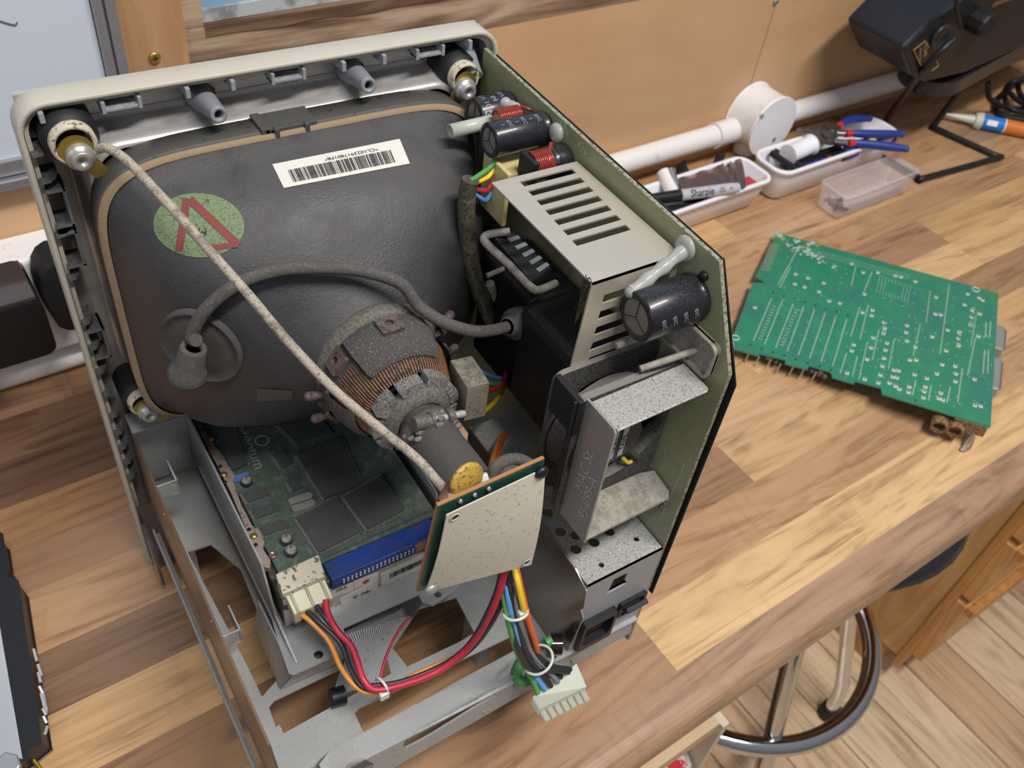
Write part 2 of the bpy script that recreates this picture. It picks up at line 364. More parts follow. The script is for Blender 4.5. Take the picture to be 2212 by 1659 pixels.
M_olive = mat('olive_plastic_former', '66645a', 0.7, spots=(('4a4843', 700, 0.42, 0.6),))
M_crumb = mat('crumbling_white_ring', '8a8785', 0.6, 0.3, spots=(('4d4a48', 900, 0.5, 0.6),), bump=(900, 1.0))
M_magnet = mat('rusty_magnet', '6d5f5c', 0.5, 0.4, spots=(('3b3432', 400, 0.5, 0.6), ('a8918c', 700, 0.66, 0.74)), bump=(700, 0.6))
M_redwire = mat('red_enamel_copper', '8c2f26', 0.3, 0.3, coat=0.4)
M_beige = mat('dusty_beige_plastic', '817d6e', 0.6, spots=(('524e46', 600, 0.55, 0.68),), up=('5e5a50', 300, 0.40, 0.6))
M_capblk = mat('capacitor_sleeve', '1d1f26', 0.28, up=('4d4a46', 1600, 0.52, 0.72), coat=0.2)
M_captop = mat('capacitor_top', '85827c', 0.4, 0.5)
M_grey2 = mat('capacitor_stripe', '8a8c93', 0.4)
M_hot = mat('hot_glue', 'b3b6b2', 0.25, alpha=0.62, coat=0.3)
M_ptfe = mat('clear_sleeve_tube', 'b9bcb0', 0.3, sss=0.2, alpha=0.8)
M_yelconn = mat('yellowed_nylon', 'c0b27f', 0.4, sss=0.4)
M_sleeve = mat('grimy_cable_sleeve', '4c4a3c', 0.5, spots=(('7c7f52', 18, 0.55, 0.7), ('2e2c28', 500, 0.5, 0.62)), coat=0.3)
def wire(name, c, r=0.4): return mat(name, c, r, up=('6b675f', 700, 0.62, 0.74))
M_wr = wire('red_wire', 'b0293f'); M_wb = wire('black_wire', '2c2c30'); M_wo = wire('orange_wire', 'd68a3c'); M_wbl = wire('blue_wire', '5b92cc')
M_wy = wire('yellow_wire', 'd9b92f'); M_wg = wire('green_wire', '4f8f52'); M_wgr = wire('grey_wire', '77787d'); M_wor = wire('orange_red_wire', 'd8602c'); M_wp = wire('purple_wire', '5b4385')
M_ribbon = mat('grey_ribbon_cable', 'a0a1a5', 0.5, spots=(('5c5b5a', 400, 0.58, 0.7),))
M_brownpcb = mat('brown_phenolic_edge', '9a6c3e', 0.6)
M_sheet = mat('white_insulating_sheet', 'c8c2b4', 0.6, spots=(('8a8077', 500, 0.58, 0.70), ('a2978c', 25, 0.58, 0.8)))
M_yellowcap = mat('yellow_disc_capacitor', 'b59442', 0.4, spots=(('6d5a34', 700, 0.52, 0.62),))
M_whitecap = mat('white_disc_capacitor', 'cfcdc8', 0.5, spots=(('4d4b48', 700, 0.56, 0.64),))
M_fanlabel = mat('fan_label', 'b9c4ce', 0.5)
M_bluegrip = mat('blue_grip', '263a86', 0.4); M_redgrip = mat('red_grip', 'c03030', 0.4)
M_toolsteel = mat('tool_steel', '8f8a86', 0.3, 0.9)
M_clear = mat('clear_polystyrene', 'e6e2ea', 0.12, trans=0.0, alpha=0.22)
M_mdf = mat('raw_chipboard', 'c2a889', 0.8, var=0.05)
M_lampblk = mat('matt_black_enamel', '1c1c1f', 0.42)
M_goldink = mat('gold_print', 'b08d57', 0.5)
M_antistat = mat('antistatic_film', '7b737d', 0.18, 0.75)
M_orange = mat('orange_label', 'c9752e', 0.5); M_bluelab = mat('blue_label', '2274c4', 0.5)
M_cork = mat('corroded_connector', '8f6c48', 0.8, spots=(('4f3c2b', 400, 0.5, 0.6),), bump=(500, 0.6))
M_fluff = mat('brown_fluff', '5c5048', 1.0, bump=(500, 1.0))
M_corr = mat('battery_corrosion', '9db8b2', 0.8, spots=(('8f7a4e', 120, 0.5, 0.6), ('3f7f6a', 70, 0.56, 0.66)), bump=(500, 1.0))
M_yel = mat('yellow_plastic', 'd6cf3a', 0.4)
M_redcl = mat('red_plastic', 'b5303a', 0.35)

# ================================================================== THE SETTING
def wood_faces(name, quads, mats, kind='structure', label=None, cat=None, origin=None):
    """quads: (4+ points, tone colour, seed) -- one face each, printed plank pattern of a single surface"""
    me = bpy.data.meshes.new(name); vs = []; fs = []
    for q in quads: b = len(vs); vs += [tuple(V(p)) for p in q[0]]; fs.append(tuple(range(b, b+len(q[0]))))
    me.from_pydata(vs, [], fs)
    a = me.attributes.new('tone', 'FLOAT_COLOR', 'FACE'); s2 = me.attributes.new('seed', 'FLOAT_VECTOR', 'FACE')
    for i, q in enumerate(quads): a.data[i].color = srgb(desat(q[1])); s2.data[i].vector = (q[2]*1.7, q[2]*0.9, q[2]*3.1)
    me.materials.append(mats); o = bpy.data.objects.new(name, me); COL.objects.link(o); ORIG[o] = V((0, 0, 0))
    return tag(o, label, cat, None, kind)
LT, MD, DK, TN, OR = 'd3a36c', 'b4855b', '8f6645', 'c4935f', 'c08a56'
seams = [-.247, -.199, -.154, -.109, -.062, -.0175, .031, .070, .110, .154, .199, .262]
rowsp = [   # (start along bench, tone) from left to right, front row first
    [(-.9, MD), (-.30, 'a97d58'), (.150, 'd8ab70'), (.95, MD), (1.5, LT)],
    [(-.9, LT), (-.15, 'b98a5c'), (.62, 'b98c62'), (1.1, DK)],
    [(-.9, DK), (-.24, '9b704a'), (.3215, 'c99a66'), (.90, MD), (1.4, LT)],
    [(-.9, LT), (-.33, 'cc9a62'), (-.03, MD), (.26, 'c89a68'), (.72, 'a57a55'), (1.2, LT)],
    [(-.9, MD), (-.35, '8f6849'), (.1, TN), (.42, LT), (.786, 'd6a56c'), (1.3, DK)],
    [(-.9, LT), (-.3, 'c08f60'), (.2, MD), (.50, 'a97b56'), (.785, 'cc9a62'), (1.2, TN)],
    [(-.9, DK), (-.32, 'ab7c54'), (.25, DK), (.45, 'b8895d'), (1.05, LT)],
    [(-.9, MD), (-.4, 'b27f4f'), (.12, TN), (.565, 'c8986a'), (.98, 'c08f60')],
    [(-.9, TN), (-.36, '7c5740'), (.2, LT), (.56, 'bb8a5c'), (1.0, 'a87c58')],
    [(-.9, LT), (-.3, '96694a'), (.3, MD), (.75, 'a97d58'), (1.1, 'c4935f')],
    [(-.9, MD), (-.1185, 'a27249'), (.4, 'b98858'), (.9, 'b07f55'), (1.3, LT)],
]
qs = []; k = 0
for i, r in enumerate(rowsp):
    for j, (u, c) in enumerate(r):
        u1 = r[j+1][0] if j+1 < len(r) else 2.2; k += 1
        qs.append(([W(u, seams[i], 0), W(u1, seams[i], 0), W(u1, seams[i+1], 0), W(u, seams[i+1], 0)], c, k*1.37))
prof = [(-.247, 0), (-.265, 0)] + [(-.265 - .014*math.sin(math.radians(a)), -.014 + .014*math.cos(math.radians(a))) for a in (15, 30, 45, 60, 75, 90)] + [(-.279, -.026)] + [(-.267 - .012*math.cos(math.radians(a)), -.026 - .012*math.sin(math.radians(a))) for a in (30, 60, 90)] + [(-.2, -.038), (.262, -.038)]
for i in range(len(prof)-1):
    a, b = prof[i], prof[i+1]
    for u0, u1, c in ((-.9, .9, 'a98160'), (.9, 2.2, 'a57c5a')):
        qs.append(([W(u1, a[0], a[1]), W(u0, a[0], a[1]), W(u0, b[0], b[1]), W(u1, b[0], b[1])], c, 50 + (u0 > 0)))
wt = wood_faces('worktop', qs, M_top, kind=None, label='long wood-effect laminate worktop with a rounded front edge', cat='worktop')
for p in wt.data.polygons: p.use_smooth = True
wt.data.set_sharp_from_angle(angle=math.radians(35)) if hasattr(wt.data, 'set_sharp_from_angle') else None

# back wall: plywood panel, below the window; thickness goes away from the room
b = MB(); F = RWl(.25)
b.plate(F, rect(-.9, .690, -.04, .2165), (), .012); b.build('trim_1', M_ply, kind='structure')
b = MB(); b.plate(F, rect(.6915, 2.2, -.04, .2165), (), .012); b.build('trim_2', M_ply, kind='structure')
b = MB(); b.fbox(F, -.9, .028, .2165, 1.2, -.04, -.004); b.fbox(F, 1.25, 2.2, .23, 1.2, -.04, -.004); b.fbox(F, -.9, 2.2, -.92, -.04, -.05, -.004); b.fbox(F, -.9, 2.2, -.04, .2165, -.06, -.013)
b.build('wall_back', M_ply, kind='structure')
# floor boards
qs = []
for i in range(22):
    v0 = -1.9 + i*.115
    x = -1.2 + (i % 3)*.5
    qs.append(([W(-1.2, v0+.0015, -.88), W(2.9, v0+.0015, -.88), W(2.9, v0+.1145, -.88), W(-1.2, v0+.1145, -.88)], random.choice(['cfa678', 'd8b184', 'c79b6b', 'dcb98d']), i*2.3))
M_floor = wood('pine_floorboards', '', '', '', rot=-YAW, attr=True, rough=0.3, blot=0.3, knots=4.2, grain=.55)
# boards run away from the bench
def Wf(a, bb): return W(bb, a, -.88)
qs = []
for i in range(36):
    u0 = -1.0 + i*.106
    qs.append(([Wf(-1.9, u0+.001), Wf(-1.9, u0+.105), Wf(.25, u0+.105), Wf(.25, u0+.001)][::1], random.choice(['e3bd92', 'ebc99c', 'dcb284', 'edcfa3']), i*2.3))  # board tones lightened to stand in for more window light on the floor
fl = wood_faces('floor', qs, M_floor)
MATS['pine_floorboards'].node_tree.nodes['Mapping'].inputs['Rotation'].default_value = (0, 0, math.radians(90)-YAW)
b = MB(); b.fbox(RZ(-.884), -1.2, 2.9, -1.95, .3, -.03, -.004); b.build('floor_subfloor', M_weather, kind='structure').name = 'trim_3'

# window: weathered frame, pane, sealant
win = MB(); F = RWl(.25)
win.plate(F, rect(.030, 1.25, .2165, .258), (), .05)            # lower rail
win.build('trim_4', M_weather, kind='structure')
w1 = MB(); w1.plate(RWl(.262), rect(.045, 1.25, .259, 1.2), (), .004)
wo = w1.build('window_1', M_glass, kind='structure')
s = MB(); s.plate(RWl(.2575), [(.045, .258)] + [(.045+.05*i, .2680 + .0010*math.sin(i*2.1)) for i in range(0, 25)] + [(1.25, .258)], (), .004); s.build('window_sealant', M_seal, wo)
s = MB(); s.plate(RWl(.2492), [(.046, .2520)] + [(.046+.02*i, .2505+.0012*math.sin(i*1.7)+.0008*math.sin(i*.6)) for i in range(1, 60)] + [(1.25, .2590), (.046, .2590)], (), .009); s.build('stained_edge', wood('stained_dark_wood', '3a271c', '5d4533', '7d644f', rot=-YAW, grain=.8, rough=.8, blot=.5, contrast=1.4), wo)
s = MB(); s.plate(RWl(.252), rect(.030, .046, .2165, 1.2), (), .04); s.build('window_jamb', M_weather, wo)
s = MB(); s.plate(RWl(.247), rect(-.0155, .0305, .2165, 1.2), (), .03); s.build('trim_5', M_post, kind='structure')
t = MB(); t.plate(RWl(.270), rect(.03, 1.3, .259, 1.2), (), .003); t.build('tarpaulin', M_blue, label='light blue sheet seen through the window behind the computer', cat='tarpaulin')
sc = empty('wood_screw', on_wall(335, 125, .2455), 'brass-coloured cross-head screw in the brown window post', 'screw')
def screw(parent, F, u, v, r, m1, m2, name='screw_head'):
    q = MB(); q.lathe([(0, .0012), (r*.55, .0011), (r*.9, .0006), (r, 0), (r, -.002)], F.p(u, v), F.N, 20); h = q.build(name, m1, parent)
    q = MB(); q.fbox(F, u-r*.5, u+r*.5, v-r*.1, v+r*.1, .0010, .00135); q.fbox(F, u-r*.1, u+r*.1, v-r*.5, v+r*.5, .0010, .00135); return h, q
Fp = RWl(.2455); uv = Fp.px(335, 125)
h, q = screw(sc, Fp, uv[0], uv[1], .0042, M_gold, M_ink); q.build('cross_slot', M_ink, h)
sc = empty('wood_screw', on_wall(1677, 4, .2485), 'small steel screw at the joint of the plywood wall panels', 'screw')
Fp = RWl(.2485); uv = Fp.px(1677, 4); h, q = screw(sc, Fp, uv[0], uv[1], .0035, M_steelclean, M_ink); q.build('cross_slot', M_ink, h)

# whiteboard
wb = empty('whiteboard', W(-.4, .24, .174), 'whiteboard with a grey aluminium frame hanging left of the window', 'whiteboard')
b = MB(); b.fbox(RWl(.243), -.9, -.031, .192, 1.1, -.006, 0); b.build('writing_surface', M_board, wb)
b = MB(); F = RWl(.240)
b.fbox(F, -.9, -.0155, .1740, .1805, -.008, .006); b.fbox(F, -.9, -.0155, .1820, .1930, -.008, .001); b.fbox(F, -.9, -.0155, .1805, .1820, -.008, -.001)
b.fbox(F, -.0305, -.0240, .193, 1.1, -.008, .002); b.fbox(F, -.0228, -.0158, .193, 1.1, -.008, .004); b.fbox(F, -.0240, -.0228, .193, 1.1, -.008, 0)
b.build('frame', M_alu, wb, bev=.0006)
b = MB(); b.tube([on_wall(*p, .2425) for p in [(-60, 20), (-20, 38), (5, 47), (25, 53), (34, 54), (37, 48)]], .0005, 6); b.build('pen_mark', mat('grey_pen', '5b5d66', .6), wb)

# white trunking with plugs, conduits and round box
tr = MB(); tr.fbox(RWl(.215), -.9, .10, .036, .127, -.035, 0)
tk = tr.build('cable_trunking', M_whtpaint, bev=.003, label='wide white plastic cable trunking along the wall behind the computer', cat='trunking')
cp = MB(); cp.cyl(W(-.9, .234, .012), W(.10, .234, .012), .0105, n=24)
cp.build('conduit_pipe', M_whtpaint, label='thin white pipe low on the wall under the wide trunking', cat='pipe')
def conduit(u0, u1, label, z=.034, sock=None):
    e = empty('conduit_pipe', W((u0+u1)/2, .2365, z-.013), label, 'pipe')
    q = MB(); q.cyl(W(u0, .2365, z), W(u1, .2365, z), .0128, n=28); q.build('pipe', M_whtpaint, e)
    if sock: q = MB(); q.cyl(W(sock[0], .2365, z), W(sock[1], .2365, z), .0148, n=28); q.build('socket', M_whtpaint, e, bev=.001)
JU, JZ = .700, .050
conduit(.12, JU-.034, 'white plastic pipe on the wall between the computer and the round box', JZ-.012, (JU-.067, JU-.03))
conduit(JU+.03, 2.2, 'white plastic pipe on the wall right of the round box', JZ-.012, (JU+.03, JU+.055))
jb = empty('junction_box', W(JU, .23, .018), 'round white junction box on the wall between two pipes', 'junction box')
q = MB(); q.cyl(W(JU, .249, JZ), W(JU, .2085, JZ), .0355, n=48); q.build('body', M_whtpaint, jb, bev=.002)
q = MB(); q.cyl(W(JU, .2085, JZ), W(JU, .2060, JZ), .0365, n=48); q.build('lid', M_wht, jb, bev=.0012)
Fj = RWl(.2058)
for px, py in ((1646, 252), (1672, 302)):
    u, v = Fj.px(px, py); q = MB(); q.cyl(Fj.p(u, v, .0002), Fj.p(u, v, -.001), .0032, n=16); q.build('screw', M_steelclean, jb)
q = MB(); q.cyl(W(JU, .2365, .016), W(JU, .2365, .001), .0145, n=28); q.build('outlet_stub', M_whtpaint, jb)

# power adapter and plug
pa = empty('power_adapter', W(-.21, .18, .083), 'large black plug-in adapter on the white trunking left of the computer', 'power adapter')
F = RWl(.16); q = MB(); q.plate(F, rrect(-.30, -.1215, .0835, .1325, .008), (), .052); q.build('body', M_blk, pa, bev=.003)
q = MB(); q.plate(RWl(.162), rrect(-.29, -.124, .1325, .1350, .001), (), .045); q.build('glossy_panel', mat('gloss_brown_reflection', '3d3433', .12, coat=.6), pa)  # glossy black top, its brownish reflection painted as base colour
pg = empty('plug', W(-.1, .2, .045), 'rounded black mains plug in the trunking beside the large adapter', 'plug')
c0 = on_wall(128, 632, .185); F = RWl(.185)
pts = [F.px(*p) for p in [(88, 600), (98, 580), (116, 567), (150, 562), (185, 575), (200, 640), (190, 715), (150, 716), (128, 708), (116, 690), (96, 660), (88, 630)]]
q = MB(); q.plate(F, pts[::-1], (), .029); q.build('body', M_blkm, pg, bev=.004)
q = MB(); q.tube(sp([W(-.095, .19, .07), W(-.09, .17, .05), W(-.06, .18, .02), W(0, .2, .012)]), .003); q.build('cable', M_blkm, pg)

# ---------------------------------------------------- under the bench
cb = empty('cabinet', W(.9, -.1, -.88), 'orange pine cabinet with an open front standing under the worktop', 'cabinet')
FU = Fr(W(.95, 0, 0), W(0, -1, 0), (0, 0, 1))   # left face of the cabinet
q = MB(); q.box(0, 0, 0, 0, 0, 0) if 0 else None
q.plate(FU, rect(-.22, .222, -.80, -.045), (), .018); q.build('side_panel', M_cab, cb)
q = MB(); q.fbox(FU, .222, .234, -.82, -.045, -.03, .004); q.build('front_post', M_pine, cb, bev=.001)
q = MB(); q.fbox(FU, -.2, .20, -.88, -.80, -.30, -.004); q.build('plinth', M_pine, cb)
q = MB(); q.fbox(FU, -.2, .215, -.80, -.10, -.6, -.03); q.build('carcass', M_lampblk, cb)
F = RWl(-.234)
for z0, z1, gp in ((-.795, -.62, .0), (-.605, -.46, .0), (-.445, -.27, .0), (-.255, -.06, .0)):
    d = MB(); d.fbox(F, .972, 1.55, z0, z1, -.002, .018); d = d.build('drawer', M_cab, cb, bev=.002)
    h = MB(); h.fbox(F, .975, 1.55, z1-.018, z1, .018, .032); h.build('drawer_lip', M_pine, d, bev=.002)
q = MB(); q.fbox(F, .952, 1.55, -.80, -.05, -.02, -.003); q.build('front_frame', M_weather, cb)

su = empty('storage_unit', W(.0, -.15, -.45), 'raw chipboard storage unit tucked under the front of the worktop', 'storage unit')
q = MB(); q.fbox(RZ(-.10), -.5, .205, -.272, -.02, -.016, 0); q.build('top_board', M_mdf, su)
q = MB(); q.fbox(RZ(-.10), .205, .212, -.276, -.02, -.62, .0); q.build('side_panel', mat('pale_melamine', 'c8bca4', .5), su)
q = MB(); q.fbox(RZ(-.10), -.5, .203, -.25, -.02, -.62, -.40); q.build('shelf', M_mdf, su)
q = MB(); q.fbox(RZ(-.10), -.5, .203, -.04, -.02, -.62, -.016); q.build('back_panel', M_pine, su)
q = MB(); q.ball(W(.165, -.262, -.175), .03, (1.3, .7, .6)); q.ball(W(.15, -.268, -.19), .022, (1, 1, 1))
q.build('cloth', mat('red_white_cloth', 'c9c2c0', .8, spots=(('b0282e', 40, .45, .5),)), label='crumpled red and white cloth inside the chipboard unit', cat='cloth')

# stool
st = empty('bar_stool', (.5625, -.075, -.88), 'chrome bar stool with a ring footrest pushed under the worktop', 'stool')
q = MB(); q.lathe([(0, -.15), (.13, -.15), (.158, -.158), (.165, -.172), (.158, -.19), (.13, -.20), (0, -.20)], (.5625, -.075, 0), (0, 0, 1), 40); q.build('seat', mat('dark_vinyl', '23252d', .4), st)
q = MB(); q.tube([(.5625+.182*math.cos(a*math.pi/32), -.075+.182*math.sin(a*math.pi/32), -.5) for a in range(64)], .0125, 16, closed=True); q.build('foot_ring', M_chrome, st)
def leg(a, foot=True):
    ca, sa = math.cos(a), math.sin(a); pt = [V((.5625+r*ca, -.075+r*sa, z)) for r, z in ((.045, -.20), (.085, -.28), (.17, -.50), (.262, -.76), (.272, -.80), (.278, -.865))]
    q = MB(); q.tube([pt[0], pt[1], pt[2], pt[3], pt[4], pt[5]], .0115, 16); l = q.build('leg', M_chrome, st)
    q = MB(); q.cyl(V((.5625+.278*ca, -.075+.278*sa, -.845)), V((.5625+.279*ca, -.075+.279*sa, -.879)), .0155, .0165, n=24); q.build('rubber_foot', M_blkm, l, bev=.003)
for a in (math.radians(-118), math.radians(-22), math.radians(65), math.radians(155)): leg(a)

# ================================================================== THINGS ON THE BENCH
# ---- parts trays
def tray(name, label, F, corners, zr, inset, wall, rim, m, r=.012):
    """corners: u0,u1,v0,v1 of the rim in frame F"""
    u0, u1, v0, v1 = corners; e = MB()
    def L(d, h, rr): return [F.p(a, b2, h) for a, b2 in rrect(u0+d, u1-d, v0+d, v1-d, max(.003, rr), 6)]
    e.loft([L(inset+.004, 0, r*.6), L(inset, .003, r*.8), L(rim, zr-.006, r), L(rim, zr-.005, r), L(0, zr-.005, r+rim), L(0, zr-.001, r+rim), L(.0008, zr, r+rim), L(rim+wall*.4, zr, r), L(rim+wall, zr-.002, r-wall), L(inset+wall, .004, r*.7), L(inset+wall+.003, wall, r*.5)], 0, True, True)
    return e.build(name, m, label=label, cat='tray')
FA = RZ(.0005)
ta = tray('parts_tray', 'white plastic tray holding a marker pen and silvery foil bag, beside the computer', FA, (.40, .6325, .132, .188), .040, .010, .0018, .003, M_wht)
tb = tray('parts_tray', 'white plastic tray holding blue-handled pliers, in front of the round junction box', FA, (.640, .862, .129, .184), .043, .008, .0018, .003, M_wht, .016)
tcl = tray('parts_tray', 'small clear plastic tray with a few screws, in front of the pliers tray', FA, (.686, .824, .0700, .1120), .035, .005, .0012, .0018, M_clear, .004)

# marker pen
mk = empty('marker_pen', W(.52, .15, .03), 'grey and black permanent marker lying across the left white tray', 'marker pen')
def wp(px, py, z): return at(px, py, 'z', z)
a0, a1 = wp(1395, 432, .046), wp(1594, 405, .046)
ax = (a1-a0).normalized(); am = a0 + (a1-a0)*.36
q = MB(); q.cyl(am, a1-ax*.012, .0062, n=20, mi=0); q.cyl(a1-ax*.012, a1, .0062, .0052, n=20, mi=0)
sd = V((0, 0, 1)).cross(ax).normalized(); vu = (CAMPOS - (am+a1)/2).normalized(); Ft = Fr((am+a1)/2, ax, (vu.cross(ax)))
q.text(Ft, -.012, 0, 'Sharpie', .011, 1, h=.0064, sx=.9, bold=.0001); q.text(Ft, .013, .0012, 'FINE', .003, 1, h=.0064); q.text(Ft, .013, -.0016, 'POINT', .003, 1, h=.0064); q.text(Ft, .024, 0, 'AP', .004, 1, h=.0063)
q.build('barrel', [mat('marker_grey', 'b4b6bb', .4), M_ink], mk)
q = MB(); q.cyl(a0, am, .0058, .0068, n=20); q.build('cap', M_blk, mk)
# foil bag and clips in the left tray
bz = .044
P = [wp(*p, bz) for p in [(1462, 388), (1515, 372), (1524, 364), (1600, 344), (1611, 405), (1470, 426)]]
q = MB(); up = V((0, 0, .0))
N = 10; vs = []
def bl(c4, s_, t_): return c4[0]*(1-s_)*(1-t_) + c4[1]*s_*(1-t_) + c4[2]*s_*t_ + c4[3]*(1-s_)*t_
c4 = [P[5], P[4], P[3], P[0]]
vs = []
for j in range(9):
    for i in range(25):
        s_, t_ = i/24, j/8; p = bl(c4, s_, t_) + V((0, 0, .0012*math.sin(i*.9)*math.cos(j*.8) + .004*math.sin(t_*3)))
        if .7 < s_ < .9: p += V((0, 0, .0030*math.sin(i*2.0)))
        vs.append(p)
fs = [(j*25+i, j*25+i+1, (j+1)*25+i+1, (j+1)*25+i) for j in range(8) for i in range(24)]
q.add(vs, fs, 0, True); q.add([v-V((0, 0, .0012)) for v in vs], fs, 0, True)
q.build('antistatic_bag', M_antistat, label='crinkled silvery antistatic bag in the white tray above the marker', cat='bag')
def clip(pp, z, lab):
    e = empty('binder_clip', wp(*pp[0], z), lab, 'clip')
    a, b2 = wp(*pp[0], z-.012), wp(*pp[1], z+.006); d = (b2-a).normalized(); sdv = (V((1, 0, 0)) - d*d.x).normalized()
    n2 = d.cross(sdv); w2 = .009; vs = []
    for k in range(9):
        t_ = k/8; c = a.lerp(b2, t_) + n2*(.004*math.sin(t_*3.0)); vs += [c - sdv*w2*(1-.25*t_), c + sdv*w2*(1-.25*t_)]
    q = MB(); fsx = [(2*k, 2*k+1, 2*k+3, 2*k+2) for k in range(8)]; q.add(vs, fsx, 0, True); q.add([v+n2*.0012 for v in vs], fsx, 0, True)
    q.build('blade', M_blkm, e); return e
clip([(1482, 385), (1474, 352)], .045, 'small black curved clip upright in the left white tray, nearer the computer')
clip([(1556, 372), (1560, 335)], .043, 'small black curved clip standing behind the silvery bag')
bt = empty('metal_part', wp(1447, 400, .03), 'silver cylindrical metal part leaning in the left tray behind the marker', 'metal part')
q = MB(); q.cyl(wp(1462, 430, .035), wp(1432, 372, .047), .0085, .0075, n=20); q.build('body', M_whtpaint, bt)
q = MB(); q.cyl(wp(1466, 415, .041), wp(1448, 366, .052), .0042, n=14); q.build('shiny_rod', M_chrome, bt)
bt2 = MB(); bt2.cyl(wp(1460, 448, .025), wp(1478, 470, .02), .006, n=16); bt2.build('metal_ferrule', M_chrome, label='small shiny metal ferrule under the marker pen', cat='metal part')
q = MB(); q.cyl(wp(1480, 430, .028), wp(1570, 425, .028), .006, n=14); q.build('dark_rod', M_blk, label='dark rod lying under the marker in the left white tray', cat='rod')
q = MB(); q.tube(sp([wp(1400, 470, .03), wp(1440, 455, .034), wp(1500, 450, .026), wp(1460, 470, .02)]), .005); q.build('dark_cable', M_blk, label='dark cable bundled in the near end of the left white tray', cat='cable')
F = RZ(.036); q = MB(); u0, v0 = F.px(1592, 400); u1, v1 = F.px(1628, 392); q.fbox(F, .574, .622, .141, .162, -.02, -.006); q.build('red_case', M_redcl, bev=.002, label='red translucent plastic piece in the right end of the left tray', cat='plastic piece')

# pliers (the upper pair and the lower pair) and tools in the second tray
def grip(e, p, rad, m=M_bluegrip, nm='grip'):
    q = MB(); P2 = sp(p, 5); n = len(P2); q.tube(P2, rad, 12, rad=[rad*(.75 + .3*math.sin(math.pi*min(1, i/n*1.15))) for i in range(n)]); q.ball(P2[-1], rad*.82); q.build(nm, m, e)
def pliers(label, pts1, pts2, jaw, piv, z):
    e = empty('pliers', wp(*piv, z), label, 'pliers')
    for pts in (pts1, pts2):
        P2 = [wp(x, y, zz) for x, y, zz in pts]; grip(e, P2[1:], .0052)
        q = MB(); q.cyl(P2[0], P2[0].lerp(P2[1], 1.0), .0046, n=14); q.build('red_collar', M_redgrip, e)
        q = MB(); q.cyl(wp(*piv, z), P2[0], .0038, n=10); q.build('handle_shank', M_toolsteel, e)
    q = MB(); a, b2 = wp(*piv, z), wp(*jaw, z+.002); d = (b2-a).normalized(); sdv = d.cross(V((0, 0, 1))).normalized()
    q.add([a+sdv*.009, a-sdv*.009, b2-sdv*.0016, b2+sdv*.0016]+[x+V((0, 0, .007)) for x in (a+sdv*.009, a-sdv*.009)]+[x+V((0, 0, .0035)) for x in (b2-sdv*.0016, b2+sdv*.0016)], [(0, 1, 2, 3), (4, 7, 6, 5), (0, 4, 5, 1), (1, 5, 6, 2), (2, 6, 7, 3), (3, 7, 4, 0)])
    q.build('jaws', M_toolsteel, e, bev=.0006)
    q = MB(); q.cyl(a-V((0, 0, .001)), a+V((0, 0, .009)), .0085, n=20); q.build('pivot', M_toolsteel, e, bev=.001)
pliers('blue-handled long-nose pliers, upper pair across the second white tray', [(1810, 277, .052), (1815, 270, .052), (1840, 258, .052), (1878, 256, .052)], [(1826, 289, .053), (1838, 288, .053), (1890, 290, .053), (1948, 289, .053)], (1722, 283), (1792, 287), .050)
pliers('blue-handled side cutters, lower pair hanging out of the second white tray', [(1832, 309, .050), (1844, 308, .050), (1900, 314, .05), (1957, 322, .05)], [(1826, 311, .043), (1836, 314, .042), (1900, 302, .04), (1930, 300, .04)], (1735, 308), (1788, 305), .045)
q = MB(); q.cyl(wp(1702, 335, .043), wp(1752, 312, .046), .0105, n=24); q.build('white_tube', M_wht, bev=.002, label='short white plastic cylinder among the tools in the second tray', cat='cylinder')
for k, (a, b2) in enumerate(((((1665, 330), (1722, 368))), ((1672, 326), (1735, 362)), ((1690, 358), (1812, 318)), ((1700, 364), (1820, 325)))):
    q = MB(); q.cyl(wp(*a, .040-.003*k), wp(*b2, .036-.003*k), .0040, n=8)
    q.build('tool_bit', M_blk, label=('square-ended black tool at the far left end of the second tray', 'black tool just right of the square-ended one, beside the white cylinder', 'long slim black tool under the pliers, its tip below the white cylinder', 'long slim black tool nearest the front rim of the second tray')[k], cat='tool')
sdr = empty('screwdriver', wp(1770, 340, .03), 'blue screwdriver with black bands at the bottom of the second tray', 'screwdriver')
q = MB(); q.cyl(wp(1725, 368, .028), wp(1790, 347, .030), .0055, n=12); q.cyl(wp(1822, 334, .036), wp(1846, 326, .038), .0075, n=14); q.build('handle', M_bluegrip, sdr)
q = MB(); q.cyl(wp(1790, 347, .030), wp(1822, 336, .035), .0065, n=12); q.build('black_band', M_blk, sdr)
q = MB(); q.cyl(wp(1786, 350, .031), wp(1794, 347, .032), .0062, n=12); q.cyl(wp(1846, 326, .038), wp(1858, 322, .04), .004, n=12); q.build('red_band', M_redgrip, sdr)
q = MB(); q.ball(wp(1884, 303, .047), .0042, (1.6, 1, .7)); q.build('yellow_cap', M_yel, label='tiny bright yellow cap between the handles of the pliers', cat='cap')
